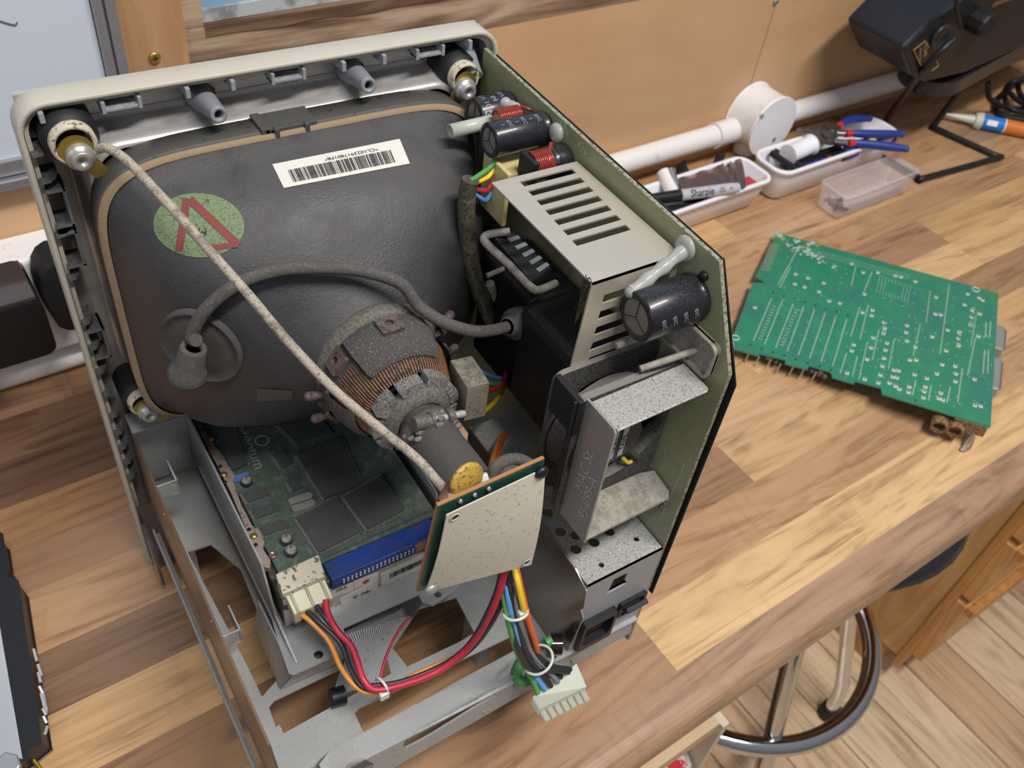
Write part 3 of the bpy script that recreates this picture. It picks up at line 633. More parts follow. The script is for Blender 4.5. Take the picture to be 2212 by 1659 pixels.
# screws in the clear tray
def scr(p, d, L, r, m, lab, grp=None):
    e = empty('screw', p, lab, 'screw', grp); d = V(d).normalized()
    q = MB(); q.cyl(p, p+d*.0022, r*1.9, r*1.6, n=14); q.build('head', m, e)
    q = MB(); q.cyl(p+d*.0022, p+d*L, r, n=10); q.build('shank', m, e); return e
scr(wp(1818, 433, .008), (-1, .4, -.1), .010, .0020, M_blk, 'black screw with a round head lying in the clear tray, nearer the middle')
scr(wp(1805, 447, .007), (.9, -.62, -.12), .015, .0020, M_blk, 'long dark screw lying at the front of the clear tray')
s0 = scr(wp(1798, 436, .007), (1, .2, 0), .009, .0018, M_steelclean, 'small steel screw in the left end of the clear tray', 'steel screws in the clear tray')
for (x, y), rz in (((1806, 440), 1.1), ((1810, 430), 2.0), ((1793, 428), 2.9), ((1816, 444), .5)):
    o = copy_tree(s0); o.location = wp(x, y, .007); o.rotation_euler = (0, 0, rz)

# ---- syringe
F = RZ(.008); sy = empty('syringe', wp(2120, 262, .0), 'plastic syringe with blue and orange label lying right of the wire stand', 'syringe')
a, b2 = wp(2118, 262, .0105), wp(2330, 305, .0105); d = (b2-a).normalized()
q = MB(); q.cyl(a, a+d*.030, .0098, n=24); q.build('blue_label', M_bluelab, sy)
q = MB(); q.cyl(a+d*.030, a+d*.0315, .0099, n=24); q.build('white_band', M_wht, sy)
q = MB(); q.cyl(a+d*.0315, a+d*.085, .0098, n=24); q.build('orange_label', M_orange, sy)
q = MB(); q.cyl(a, a-d*.009, .0122, .0095, n=24); q.cyl(a-d*.009, a-d*.040, .0065, .0028, n=18); q.cyl(a-d*.040, a-d*.056, .0026, .0012, n=14); q.build('nozzle', M_clearnylon, sy)
vv = (CAMPOS-a).normalized(); Fs = Fr(a+d*.012, d, vv.cross(d)); q = MB(); q.fbox(Fs, -.006, .008, -.003, .004, .0096, .0099); q.build('white_patch', M_wht, sy)

# ---- black electric lamp on a bent wire stand
lp = empty('work_lamp', W(.98, .17, 0), 'black electric work lamp on a bent wire stand in the far right corner', 'lamp')
Fh = RWl(.125)
ho = [Fh.px(*p) for p in [(1952, 108), (2012, 48), (2085, -5), (2300, -110), (2420, 10), (2200, 108), (2085, 160), (2000, 180), (1972, 165)]]
q = MB(); q.plate(Fh, ho[::-1], (), .085, 0)
q.build('housing', M_lampblk, lp, bev=.006, seg=3)
Fb = RWl(.115); c0 = V(Fb.px(1998, 184) + (0,)); c1 = V(Fb.px(2290, 20) + (0,)); dd = (c1-c0).normalized(); nn = V((-dd.y, dd.x, 0)); r0 = .0115
br = [(c0.x - r0*(math.cos(t)*dd.x + math.sin(t)*(-nn.x)), c0.y - r0*(math.cos(t)*dd.y + math.sin(t)*(-nn.y))) for t in [math.radians(-90+180*i/10) for i in range(11)]]
br = [tuple(c0.xy + V((math.cos(t), math.sin(t)))*r0) for t in [math.atan2(nn.y, nn.x) + math.radians(180*i/10) for i in range(11)]] + [tuple(c1.xy - nn.xy*r0*1.9), tuple(c1.xy + nn.xy*r0*1.9)]
C0 = on_wall(1985, 180, .160); C1 = on_wall(2290, 15, .160); Fbr = Fr(C0, C1-C0, W(0, 1, 0)); Fbr = Fr(Fbr.p(0, 0, .009), Fbr.U, Fbr.V)
q = MB(); q.plate(Fbr, rrect(-.004, (C1-C0).length, -.034, .048, .038, 10), (), .020, 0); q.build('reflector_shade', mat('dark_enamel', '23252b', .3, coat=.3), lp, bev=.007, seg=3)
Fq = RWl(.1245)
ang = math.atan2(*[b3-a3 for a3, b3 in zip(Fq.px(1985, 150), Fq.px(2055, 100))][::-1])
def onhouse(x, y): return Fq.px(x, y)
q = MB(); r1 = -1.02
u, v = onhouse(1994, 108); q.text(Fq, *onhouse(1999, 106), 'AC240', .0075, 0, rot=r1, bold=.0001); q.text(Fq, *onhouse(1987, 120), 'MADE IN P', .0050, 0, rot=r1)
qq = [onhouse(*p) for p in [(1973, 108), (1998, 88), (2011, 110)]]
for a3, b3 in zip(qq[:-1], qq[1:]): q.tube([Fq.p(*a3, .0004), Fq.p(*b3, .0004)], .0005, 6)
qq = [onhouse(*p) for p in [(1973, 108), (1989, 142)]]; q.tube([Fq.p(*qq[0], .0004), Fq.p(*qq[1], .0004)], .0005, 6)
qq = [onhouse(*p) for p in [(2020, 127), (2027, 141), (2012, 153)]]
for a3, b3 in zip(qq[:-1], qq[1:]): q.tube([Fq.p(*a3, .0004), Fq.p(*b3, .0004)], .0005, 6)
u, v = onhouse(2165, 3); q.text(Fq, u, v, 'ORIGINAL', .008, 0, rot=.1)
q.build('printed_panel', M_goldink, lp)
u, v = onhouse(2030, 80); q = MB(); q.lathe([(.015, 0), (.015, .003), (.012, .0035), (.011, .001), (0, .001)], Fq.p(u, v), Fq.N, 32); q.build('round_button', mat('button_black', '2b2d31', .35), lp)
u, v = onhouse(2103, 42); q = MB(); q.lathe([(0, .02), (.012, .02), (.014, .017), (.0135, .0)], Fq.p(u, v), Fq.N, 10, smooth=False); q.build('clamp_knob', M_blkm, lp)
q = MB(); q.tube(sp([on_wall(2076, 60, .115), on_wall(2068, 30, .105), on_wall(2066, 0, .10), on_wall(2080, -30, .10), on_wall(2120, -40, .10)]), .0022, 10); q.build('wire_bail', M_blkm, lp)
q = MB()
zz = .0045
A = [on_wall(2125, 128, .135), wp(2020, 268, zz+.004), wp(2024, 279, zz), wp(2146, 334, zz), wp(2150, 342, zz), wp(1996, 385, zz), wp(1984, 384, zz), wp(1890, 330, zz), wp(1884, 318, zz), wp(1912, 262, zz), on_wall(2000, 145, .118), on_wall(2060, 85, .11)]
q.tube(sp(A, 3), .0040, 12); q.build('wire_stand', M_lampblk, lp)
ck = MB()
ck.tube(sp([wp(2135, 180, .06), wp(2140, 215, .03), wp(2190, 235, .006), wp(2260, 225, .006), wp(2290, 190, .01), wp(2240, 160, .02), wp(2180, 190, .016), wp(2150, 225, .006), wp(2165, 250, .005), wp(2230, 262, .008)], 8), .0038, 12)
ck.tube(sp([wp(2200, 170, .04), wp(2202, 200, .02), wp(2230, 225, .02), wp(2280, 230, .006)], 8), .0038, 12)
ck.tube(sp([wp(2180, 200, .03), wp(2215, 225, .014), wp(2260, 215, .03), wp(2240, 180, .04), wp(2190, 175, .045), wp(2170, 205, .02), wp(2195, 240, .010), wp(2300, 240, .010)], 8), .0038, 12)
ck.build('power_cable', M_blkm, label='black mains cable coiled on the worktop behind the syringe', cat='cable')

# ---- black case with a chrome front, lower left
ca = empty('radio_case', W(-.25, -.04, 0), 'long black plastic case with a chrome panel at the lower left edge', 'case')
F = RZ(.0)
tp = .034
def cpz(x, y, z): return RZ(z).px(x, y)
o1 = [cpz(-30, 1140, tp), cpz(3, 1155, tp), cpz(16, 1250, tp), cpz(36, 1256, tp), cpz(86, 1605, tp), cpz(58, 1612, tp), cpz(56, 1640, tp), cpz(-30, 1659, tp)]
o2 = [cpz(-30, 1150, 0.001), cpz(18, 1190, .001), cpz(27, 1252, .001), cpz(58, 1292, .001), cpz(109, 1622, .001), cpz(80, 1645, .001), cpz(65, 1659, .001), cpz(-30, 1720, .001)]
q = MB(); q.loft([[W(a, b3, 0.001) for a, b3 in o2], [W(a, b3, tp-.006) for a, b3 in [((x[0]*.75+y[0]*.25), (x[1]*.75+y[1]*.25)) for x, y in zip(o2, o1)]], [W(a, b3, tp) for a, b3 in o1]], 0, True, True, False)
q.build('body', M_blk, ca, bev=.0012)
q = MB(); Fc = RZ(tp+.0005); q.plate(Fc, [Fc.px(*p) for p in [(-40, 1330), (0, 1352), (50, 1640), (-40, 1640)]][::-1], (), .002); q.build('chrome_panel', M_chrome, ca, bev=.0006)
q = MB(); q.plate(Fc.up(.001), [Fc.px(*p) for p in [(-40, 1640), (-5, 1638), (12, 1624), (38, 1630), (46, 1652), (20, 1690), (-40, 1700)]][::-1], (), .004); q.build('latch', M_alu, ca, bev=.001)
# raised chrome letters on the side face
pA, pB = V(W(*cpz(62, 1380, .02), .02)), V(W(*cpz(101, 1600, .02), .02)); sU = (pA-pB).normalized(); Fl = Fr(pB, -sU, V((-.35, 0, 1)));
if Fl.N.x < 0: Fl = Fr(pB, sU, V((-.35, 0, 1)))
q = MB()
for a, b2 in (((69, 1404), (76, 1430)), ((78, 1437), (86, 1462)), ((79, 1455), (84, 1476)), ((81, 1484), (90, 1502)), ((85, 1500), (93, 1531)), ((89, 1500), (97, 1539)), ((88, 1532), (96, 1546)), ((90, 1549), (97, 1564)), ((98, 1572), (94, 1586))):
    q.tube([Fl.p(*Fl.px(*a), .001), Fl.p(*Fl.px(*b2), .001)], .0010, 8)
q.build('raised_lettering', mat('bright_chrome_trim', 'd5d7dc', .25, .4), ca)
q = MB()
for k in range(4): q.cyl(W(*cpz(72+k*4, 1640+k*5, .006), .006), W(*cpz(86+k*4, 1665+k*6, .004), .004), .0012, n=8)
q.build('gold_contacts', M_gold, ca)

# ================================================================== THE OPENED COMPUTER
PC = empty('compact_computer', (0, -.1, 0), 'opened beige compact computer with dusty picture tube and bare boards', 'computer')
# ---- bezel
HX, ZT, ZB = .123, .355, .004
bz = MB()
def RL(d, y, r): return [V((a, y, b2)) for a, b2 in rrect(-HX+d, HX-d, ZB+d, ZT-d, max(.002, r), 7)]
bz.loft([RL(.0050, .0035, .010), RL(.0026, .0030, .0115), RL(.0024, 0, .012), RL(.0003, 0, .0135), RL(0, .0006, .014), RL(0, .014, .014), RL(.003, .020, .013), RL(.011, .034, .012), RL(.03, .040, .012)], 0, False, True, True)
bezel = bz.build('bezel', M_bezel, PC)
bi = MB()
bi.loft([RL(.0028, .0010, .011), RL(.0034, .018, .010), RL(.012, .0185, .010)], 0, False, False, True)
# inner shelf that slopes towards the tube (open in the middle)
def ring(d, y, r, zb=.146): return [V((a, y, b2)) for a, b2 in rrect(-HX+d, HX-d, zb, ZT-d, r, 7)]
bi.loft([ring(.0190, .0182, .010), ring(.0225, .0176, .012), ring(.0240, .0040, .014), ring(.0245, -.0030, .016), ring(.0265, -.0030, .016)], 0, False, False, True)
bi.plate(YB(.0185), rect(-.119, .119, .008, .351), (rrect(-.085, .085, .178, .318, .02),), .003)
bi.build('inner_shield', M_bezin, bezel)
F = YB(0)
def clipU(x0, x1):
    q = MB(); z1 = .3500; F = YB(.006)
    q.fbox(F, x0, x1, z1-.0045, z1-.0030, -.008, .006); q.fbox(F, x0, x0+.0018, z1-.0050, z1+.0008, -.001, .0065); q.fbox(F, x1-.0018, x1, z1-.0050, z1+.0008, -.001, .0065)
    return q.build('snap_clip', M_grey, bezel, bev=.0003)
for a in ((-.0867, -.0690), (-.0075, .0103), (.0715, .0887)): clipU(*a)
for x in (-.1117, -.0483, -.0269, .0300, .0525, .1035):
    q = MB(); q.fbox(YB(.004), x-.0011, x+.0011, .3465, .3515, -.002, .006); q.fbox(YB(.004), x-.0005, x+.0005, .345, .3515, -.013, -.002); q.build('locating_rib', M_grey, bezel, bev=.0003)
def post(p0, p1, lab=None):
    q = MB(); p0 = V(p0); p1 = V(p1); a = (p1-p0).normalized(); L = (p1-p0).length
    q.lathe([(.0068, 0), (.0040, L-.002), (.0040, L-.0004), (.0036, L), (.0022, L), (.0020, L-.010)], p0, a, 24)
    for k in (0, 1, 2):
        s_ = V((0, 0, 1)).cross(a).normalized(); s_ = Matrix.Rotation(k*2.1, 3, a) @ s_
        q.add([p0+s_*.0095-a*.004, p0+s_*.003+a*L*.6, p0-a*.004+s_*.002, p0+s_*.0095-a*.004+a.cross(s_)*.0012, p0+s_*.003+a*L*.6+a.cross(s_)*.0012, p0-a*.004+a.cross(s_)*.0012+s_*.002], [(0, 1, 2), (3, 5, 4), (0, 3, 4, 1), (1, 4, 5, 2)])
    return q.build('screw_post', M_post2, bezel)
post((-.039, .016, .3375), (-.0388, -.014, .3425)); post((.0405, .016, .3375), (.0378, -.014, .3435)); post((.1085, .016, .340), (.1060, -.006, .333))
M_sideplastic = mat('shadow_grey_plastic', '5a5b5d', .5, up=('3d3b39', 600, .35, .6))  # grey plastic darkened in colour for the shading along the left side
# side ribs and clips on the left inner wall
for i, z in enumerate((.332, .318, .288, .262, .232, .214, .196, .178, .160, .145, .132, .118, .104)):
    q = MB(); w_ = .009 if i < 3 else .0065
    n_ = 8; o = [(0, 0)] + [(w_*math.sin(math.radians(90*k/n_)), -.010 + .010*math.cos(math.radians(90*k/n_))*(.9)) for k in range(n_+1)] + [(0, -.013)]
    Fq2 = Fr((-.1197, .002, z), (1, 0, 0), (0, 1, 0)); Fq2 = Fr((-.1197, .0, z), (1, 0, 0), (0, 1, 0))
    o = [(0, -.001), (w_*.5, -.0005), (w_*.85, .003), (w_, .008), (w_, .014), (0, .014)]
    q.plate(Fq2, o, (), .0014); q.build('side_rib', M_sideplastic, bezel)
for z in (.302, .278, .215):
    q = MB(); Fq2 = YB(.006); q.fbox(Fq2, -.1185, -.1095, z-.011, z-.0095, -.008, .006); q.fbox(Fq2, -.1115, -.1100, z-.011, z+.010, -.008, .006); q.fbox(Fq2, -.1185, -.1095, z+.0085, z+.010, -.008, .006)
    q.build('side_clip', M_sideplastic, bezel, bev=.0002)

# ---- picture tube
CX, CZ = 0.0, .2440
tube_ = MB()
def SE(y, hw, hh, e, cz=CZ, n=96):
    o = []
    for i in range(n):
        t = 2*math.pi*i/n; c_, s_ = math.cos(t), math.sin(t)
        o.append(V((CX + hw*math.copysign(abs(c_)**(2/e), c_), y, cz + hh*math.copysign(abs(s_)**(2/e), s_))))
    return o
sec = [(.012, .0985, .0825, 6), (.004, .1010, .0850, 6), (-.016, .1015, .0855, 6), (-.021, .1005, .0845, 5.6), (-.026, .0975, .0815, 5), (-.032, .0955, .0795, 4.6), (-.044, .0930, .0765, 4.2), (-.056, .0880, .0710, 3.8),
       (-.068, .0790, .0625, 3.3), (-.078, .0670, .0525, 2.8), (-.086, .0545, .0435, 2.4), (-.093, .0440, .0365, 2.15), (-.100, .0350, .0310, 2.0), (-.108, .0280, .0265, 2), (-.118, .0210, .0210, 2), (-.130, .0150, .0150, 2), (-.145, .0115, .0115, 2), (-.204, .0112, .0112, 2)]
tube_.loft([SE(*s_) for s_ in sec], 0, True, True, True)
crt = tube_.build('picture_tube', M_bulb, PC)
me = crt.data; bv = BVHTree.FromPolygons([v.co + ORIG[crt] for v in me.vertices], [tuple(p.vertices) for p in me.polygons])
def S(px, py, off=.0005):
    d = ray(px, py).normalized(); h = bv.ray_cast(CAMPOS, d)
    if h[0] is None: return at(px, py, 'y', -.04)
    nn = h[1]; nn = nn if nn.dot(d) < 0 else -nn
    return h[0] + nn*off
def bilin(c4, s_, t_): # corners TL TR BR BL in picture position
    x = c4[0][0]*(1-s_)*(1-t_) + c4[1][0]*s_*(1-t_) + c4[2][0]*s_*t_ + c4[3][0]*(1-s_)*t_
    y = c4[0][1]*(1-s_)*(1-t_) + c4[1][1]*s_*(1-t_) + c4[2][1]*s_*t_ + c4[3][1]*(1-s_)*t_
    return x, y
def patch(q, c4, s0, s1, t0, t1, nu, nv, off, mi):
    vs = [S(*bilin(c4, s0+(s1-s0)*i/nu, t0+(t1-t0)*j/nv), off) for j in range(nv+1) for i in range(nu+1)]
    q.add(vs, [(j*(nu+1)+i, j*(nu+1)+i+1, (j+1)*(nu+1)+i+1, (j+1)*(nu+1)+i) for j in range(nv) for i in range(nu)], mi, False)
# bands on the rim
q = MB(); q.loft([SE(-.003, .1012, .0852, 6), SE(-.003, .1034, .0874, 6), SE(-.0165, .1038, .0878, 6), SE(-.0175, .1034, .0874, 6), SE(-.0175, .1014, .0854, 6)], 0, False, False, True); band = q.build('rim_band', M_band, crt)
q = MB(); q.loft([SE(-.0170, .1018, .0858, 6), SE(-.0172, .1040, .0868, 6), SE(-.0200, .1040, .0868, 6), SE(-.0205, .1008, .0848, 6)], 0, False, False, True); q.build('felt_strip', M_felt, crt)
q = MB(); Fb = Z(.3321)
for x0, x1, h_ in ((-.019, .0075, .0006), (-.021, -.0165, .0014), (-.0165, -.014, .0002)):
    q.fbox(Fb, x0, x1, -.0185, -.0025, -.004, h_)
q.fbox(Fb, -.0150, -.0125, -.0205, -.0165, -.004, .0012); q.fbox(Fb, .0005, .003, -.0205, -.0165, -.004, .0012)
q.build('band_crimp', M_band, crt, bev=.0003)
# barcode sticker
c4 = [(588, 356), (863, 301), (885, 354), (613, 407)]
q = MB(); patch(q, c4, 0, 1, 0, 1, 20, 4, .0004, 0)
rb = random.Random(3); s_ = .09
while s_ < .90:
    w_ = rb.choice([.0035, .0035, .008]); patch(q, c4, s_, s_+w_, .36, .86, 1, 3, .0007, 1); s_ += w_ + rb.choice([.004, .004, .009])
tv, tf = text_mesh('*CL1023917801FB*', .1); mx = max(v[0] for v in tv)
q.add([S(*bilin(c4, .60 - v[0]/mx*.21, .23 + v[1]/.1*.16), .0007) for v in tv], tf, 1)
q.build('barcode_sticker', [M_label, M_ink], crt)
# round green sticker with a red triangle
cx_, cy_, ra, rb_ = 430, 487, 98, 69
q = MB(); vs = [S(cx_, cy_, .0004)]; n_ = 40
def el(r_, a): return (cx_ + ra*r_*math.cos(a) + 4*r_*math.sin(a), cy_ + rb_*r_*math.sin(a))
for k in range(1, 5): vs += [S(*el(k/4, 2*math.pi*i/n_), .0004) for i in range(n_)]
fs = [(0, 1+i, 1+(i+1) % n_) for i in range(n_)] + [(1+(k-1)*n_+i, 1+k*n_+i, 1+k*n_+(i+1) % n_, 1+(k-1)*n_+(i+1) % n_) for k in range(1, 4) for i in range(n_)]
q.add(vs, fs, 0, False)
def strip(a, b2, w_):
    d = (V(b2)-V(a)); n2 = V((-d.y, d.x)).normalized()*w_/2; a = V(a); b2 = V(b2)
    patch(q, [a+n2, b2+n2, b2-n2, a-n2], 0, 1, 0, 1, 12, 1, .0007, 1)
strip((404, 430), (388, 542), 17); strip((410, 432), (515, 530), 17); strip((440, 538), (515, 528), 12)
tv, tf = text_mesh('LJ', .1); q.add([S(449-v[0]*90, 436-v[1]*80*-1, .0007) for v in tv], tf, 2); tv, tf = text_mesh('M', .1); q.add([S(438-v[0]*260, 500+v[1]*220, .0007) for v in tv], tf, 2)
q.build('round_sticker', [M_stickgreen, M_stickred, M_ink], crt)
q = MB(); patch(q, [(555, 838), (632, 842), (632, 862), (555, 866)], 0, 1, 0, 1, 8, 3, .0004, 0); q.build('small_label', mat('grimy_clear_label', '4b4a45', .3), crt)

# anode cup and lead
def pt(px, py, y): return at(px, py, 'y', y)
cN = (S(440, 745, .001) - V((0, .08, CZ-.02))).normalized(); cC = S(440, 745, .0)
ax_ = V((-.45, -.86, .22)).normalized()
q = MB(); n_ = 44; vs = [S(438, 742, .0030)]; oo = (.0030, .0032, .0030, .0022, .0040, .0042, .0002)
for kk, k in enumerate((.2, .45, .7, .84, .90, .95, 1.0)):
    for i in range(n_):
        t = 2*math.pi*i/n_; a, b2 = 98*k*math.cos(t), 63*k*math.sin(t); c_, s_ = math.cos(.62), math.sin(.62)
        vs.append(S(438 + a*c_ - b2*s_, 742 + a*s_ + b2*c_, oo[kk]))
q.add(vs, [(0, 1+i, 1+(i+1) % n_) for i in range(n_)] + [(1+k*n_+i, 1+(k+1)*n_+i, 1+(k+1)*n_+(i+1) % n_, 1+k*n_+(i+1) % n_) for k in range(6) for i in range(n_)], 0, True); cup = q.build('anode_cup', M_dust, PC)
q = MB(); b0 = pt(403, 815, -.080); b1 = pt(424, 728, -.084)
a_ = (b1-b0).normalized(); q.lathe([(0, -.003), (.0050, -.002), (.0085, .0015), (.0092, .0050), (.0080, .0085), (.0065, .0125), (.0061, .0220), (.0056, .0230), (.0038, .0231), (.0036, .0200)], b0 - a_*.002, a_, 24); q.build('anode_boot', M_rubdust, cup)
fb0, fb1 = pt(1095, 706, -.122), pt(1142, 690, -.115)
lead = sp([pt(424, 735, -.084), S(432, 695, .012), S(458, 645, .012), S(520, 603, .010), S(600, 583, .009), S(690, 580, .009), S(770, 590, .010), S(840, 620, .013), pt(905, 662, -.108), pt(960, 697, -.118), pt(1020, 715, -.123), pt(1060, 714, -.123), fb0], 6)
q = MB(); q.tube(lead, .0031, 12); q.build('anode_lead', M_rubdust, PC)
# flyback transformer
fly = MB(); a_ = (fb1-fb0).normalized()
fly.box(fb1.x-.001, .113, -.116, -.065, .190, fb1.z+.012); M_void = mat('dark_resin', '0d0d0f', 0.55); flyb = fly.build('flyback_transformer', M_void, PC, bev=.003)
q = MB(); q.lathe([(.0042, 0), (.0052, .001), (.0052, .005), (.0085, .0075), (.0085, .0165), (.006, .018)], fb0, a_, 24); q.build('lead_boot', M_rubdust, flyb)

# ground braid across the tube
gp = [pt(213, 322, -.020), pt(232, 320, -.026), pt(262, 337, -.034), pt(290, 362, -.042), pt(335, 410, -.058), pt(390, 470, -.074), pt(460, 550, -.090), pt(540, 640, -.108), pt(620, 735, -.124), pt(720, 840, -.144), pt(820, 925, -.164), pt(900, 990, -.182), pt(945, 1040, -.196), pt(978, 1078, -.212)]
q = MB(); q.tube(sp(gp, 5), .0021, 12)
for i in range(26):
    t_ = .12 + i*.033; P2 = sp(gp, 5); k2 = int(t_*(len(P2)-1)); a2 = (P2[k2+1]-P2[k2]).normalized()
    q.cyl(P2[k2]-a2*.0006, P2[k2]+a2*.0006, .00225, n=10, caps=False) if i % 5 == 0 else None
q.build('ground_braid', M_braid, PC)

# tube mounting lugs
def lug(cx2, cz2, y0, r, nm='mounting_lug'):
    q = MB(); q.lathe([(r, .016), (r*1.02, .0), (r*.98, -.006), (r*.78, -.008)], (cx2, y0, cz2), (0, 1, 0), 32); g = q.build('grommet', M_blkm, crt); g.name = 'mounting_grommet'
    q = MB(); q.lathe([(r*.80, .002), (r*.80, -.012), (r*.72, -.0135), (r*.62, -.0125), (r*.62, .002)], (cx2, y0, cz2), (0, 1, 0), 32); q.build('spacer_ring', M_cream, crt)
    q = MB(); Fq3 = YB(y0-.013); o = circ(cx2, cz2-.003, r*.62, 20); q.plate(Fq3, o, (), .0012)
    sg = 1 if cx2 < 0 else -1
    q.plate(Fq3, [(cx2-sg*.004, cz2-.006), (cx2+sg*.006, cz2-.018), (cx2+sg*.012, cz2-.016), (cx2+sg*.006, cz2-.004)][::sg], (), .0012); q.build('lug_plate', M_gold, crt)
    q = MB(); q.lathe([(.0, .0042), (.0016, .0042), (.0018, .0058), (.0040, .0062), (.0046, .0056), (.0047, .0034), (.0060, .0030), (.0063, .0024), (.0063, 0)], (cx2+sg*.001, y0-.013, cz2-.005), (0, -1, 0), 28); s1 = q.build('bolt', M_steelclean, crt)
lug(-.1025, .3375, .004, .0125); lug(.0990, .333, .006, .0110); lug(-.101, .1700, .004, .0105)

# ---- deflection yoke on the tube neck
yk = MB(); YC = V((0, -.100, CZ))
yk.lathe([(.030, -.004), (.0335, -.004), (.0338, .001), (.0318, .0055), (.030, .0055)], YC, (0, -1, 0), 40); yoke = yk.build('deflection_yoke', M_olive, PC)
q = MB(); q.lathe([(.0300, .003), (.0305, .010), (.0288, .018), (.0262, .027), (.0235, .034), (.0215, .037)], YC, (0, -1, 0), 48); q.build('copper_winding', M_copperdust, yoke)
q = MB()
for i in range(100):
    a = 2*math.pi*i/100
    q.tube([YC + V((r*math.cos(a+tw), -h_, r*math.sin(a+tw))) for r, h_, tw in ((.0292, .018, 0), (.0268, .026, .03), (.0238, .0345, .06), (.0218, .0375, .06))], .00042, 5)
w3 = q.build('copper_strands', M_copper, yoke)
q = MB(); Fw = None
# dusty block of the winding that bulges upward
for (a0_, a1_) in ((50, 130), (175, 225), (235, 305), (-40, 10)):
    lo = [[YC + V((r*math.cos(math.radians(a)), -h_, r*math.sin(math.radians(a)))) for a in [a0_ + (a1_-a0_)*k/12 for k in range(13)]] for r, h_ in ((.029, .004), (.0332, .007), (.0332, .016), (.0305, .026), (.0278, .030), (.0262, .0305))]
    n_ = 13; vs = [p for l in lo for p in l]; fs = [(k*n_+i, k*n_+i+1, (k+1)*n_+i+1, (k+1)*n_+i) for k in range(5) for i in range(12)]; q.add(vs, fs, 0, True)
q.build('ferrite_core', M_copperdust, yoke)
q = MB()
rr_ = random.Random(5)
for k in range(9):
    a0_, a1_ = k*40+4, k*40+36; R0 = .0222 + rr_.uniform(-.0008, .0008); h0 = .0375 + rr_.uniform(-.0006, .001)
    vs = []
    for a in [a0_ + (a1_-a0_)*j/6 for j in range(7)]:
        ca, sa = math.cos(math.radians(a)), math.sin(math.radians(a))
        for r, h_ in ((R0-.005, h0), (R0, h0-.0005), (R0+.0004, h0+.006), (R0-.0045, h0+.0072)): vs.append(YC + V(((r+rr_.uniform(0, .0005))*ca, -h_-rr_.uniform(0, .0006), r*sa)))
    fs = [(j*4+i, j*4+(i+1) % 4, (j+1)*4+(i+1) % 4, (j+1)*4+i) for j in range(6) for i in range(4)] + [(0, 1, 2, 3), (24, 27, 26, 25)]
    q.add(vs, fs, 0, False)
q.build('collar_ring', M_crumb, yoke)
q = MB(); q.lathe([(.0125, .040), (.0185, .0405), (.0190, .0435), (.0165, .0475), (.0130, .049), (.0122, .049)], YC, (0, -1, 0), 40); q.build('neck_collar', M_olive, yoke)
def magnet(px, py, y, s, out):
    e_ = MB(); c = pt(px, py, y); r_ = (c - V((0, c.y, CZ))).normalized(); tt = V((0, 1, 0)).cross(r_).normalized(); Fm = Fr(c, tt, (0, -1, 0))
    if Fm.N.dot(r_) < 0: Fm = Fr(c, -tt, (0, -1, 0))
    e_.plate(Fm, rrect(-s, s, -s*.9, s*.9, s*.25, 3), (circ(0, -s*.1, s*.36, 10),), .0022)
    e_.fbox(Fm, -s, -s*.75, -s*.9, s*.6, -.006, .0)
    m_ = e_.build('correction_magnet', M_magnet, yoke, bev=.0003)
    if out:
        e_ = MB(); e_.cyl(Fm.p(0, 0, 0), Fm.p(0, -.003, .0065), .0020, .0026, n=12); e_.ball(Fm.p(0, -.003, .0065), .0026); e_.build('tuning_peg', M_magnet, m_)
magnet(842, 698, -.1135, .0060, False); magnet(724, 780, -.111, .0058, False); magnet(698, 852, -.106, .0056, True); magnet(708, 895, -.108, .0056, True); magnet(965, 765, -.108, .0050, True); magnet(955, 700, -.10, .0045, True)
# clamp screw on the neck
q = MB(); c0_, c1_ = pt(893, 917, -.1590), pt(1003, 893, -.1590); ax2 = (c1_-c0_).normalized(); LL = (c1_-c0_).length
q.cyl(c0_, c0_+ax2*LL*.34, .0036, n=20); M_dkmetal = mat('dusty_dark_metal', '68645c', .5, .4, spots=(('46423c', 900, .5, .62),)); cs = q.build('clamp_screw', M_dkmetal, yoke)
q = MB(); q.cyl(c0_+ax2*LL*.34, c1_, .0016, n=12)
for k in range(22): q.lathe([(.0016, -.00025), (.0020, 0), (.0016, .00025)], c0_+ax2*(LL*(.36+.62*k/22)), ax2, 12)
q.build('screw_thread', M_steeldirty, cs)
q = MB(); q.cyl(c0_+ax2*LL*.64, c0_+ax2*LL*.76, .0040, n=8); q.cyl(c0_+ax2*LL*.30, c0_+ax2*LL*.36, .0042, n=16); q.build('clamp_nut', M_dkmetal, cs)
q = MB(); q.lathe([(.0118, .052), (.0135, .052), (.0138, .058), (.0120, .059)], YC, (0, -1, 0), 36); q.build('neck_clamp_band', M_dkmetal, yoke)
q = MB(); q.lathe([(.0116, .058), (.0124, .062), (.0121, .068), (.0126, .085), (.0124, .100), (.0116, .104)], YC, (0, -1, 0), 36); q.build('neck_sleeve', M_dust, yoke)
rr_ = random.Random(8); q = MB()
for k in range(14):
    a = math.radians(20+k*11); p = YC + V((.0128*math.cos(a), -.060 - .004*math.sin(k*1.3), .0128*math.sin(a))); q.ball(p, .0017, (1.4, .8, 1), 8)
q.build('torn_tape', M_crumb, yoke)
# beige connector block on the yoke
q = MB(); T = [pt(972, 778, -.128), pt(1020, 768, -.128), pt(1058, 826, -.150), pt(1010, 838, -.150)]; dn = V((0, 0, -.024))
q.add(T + [p+dn for p in T], [(0, 1, 2, 3), (7, 6, 5, 4), (0, 4, 5, 1), (1, 5, 6, 2), (2, 6, 7, 3), (3, 7, 4, 0)]); q.build('connector_housing', M_beige, PC, bev=.0004)

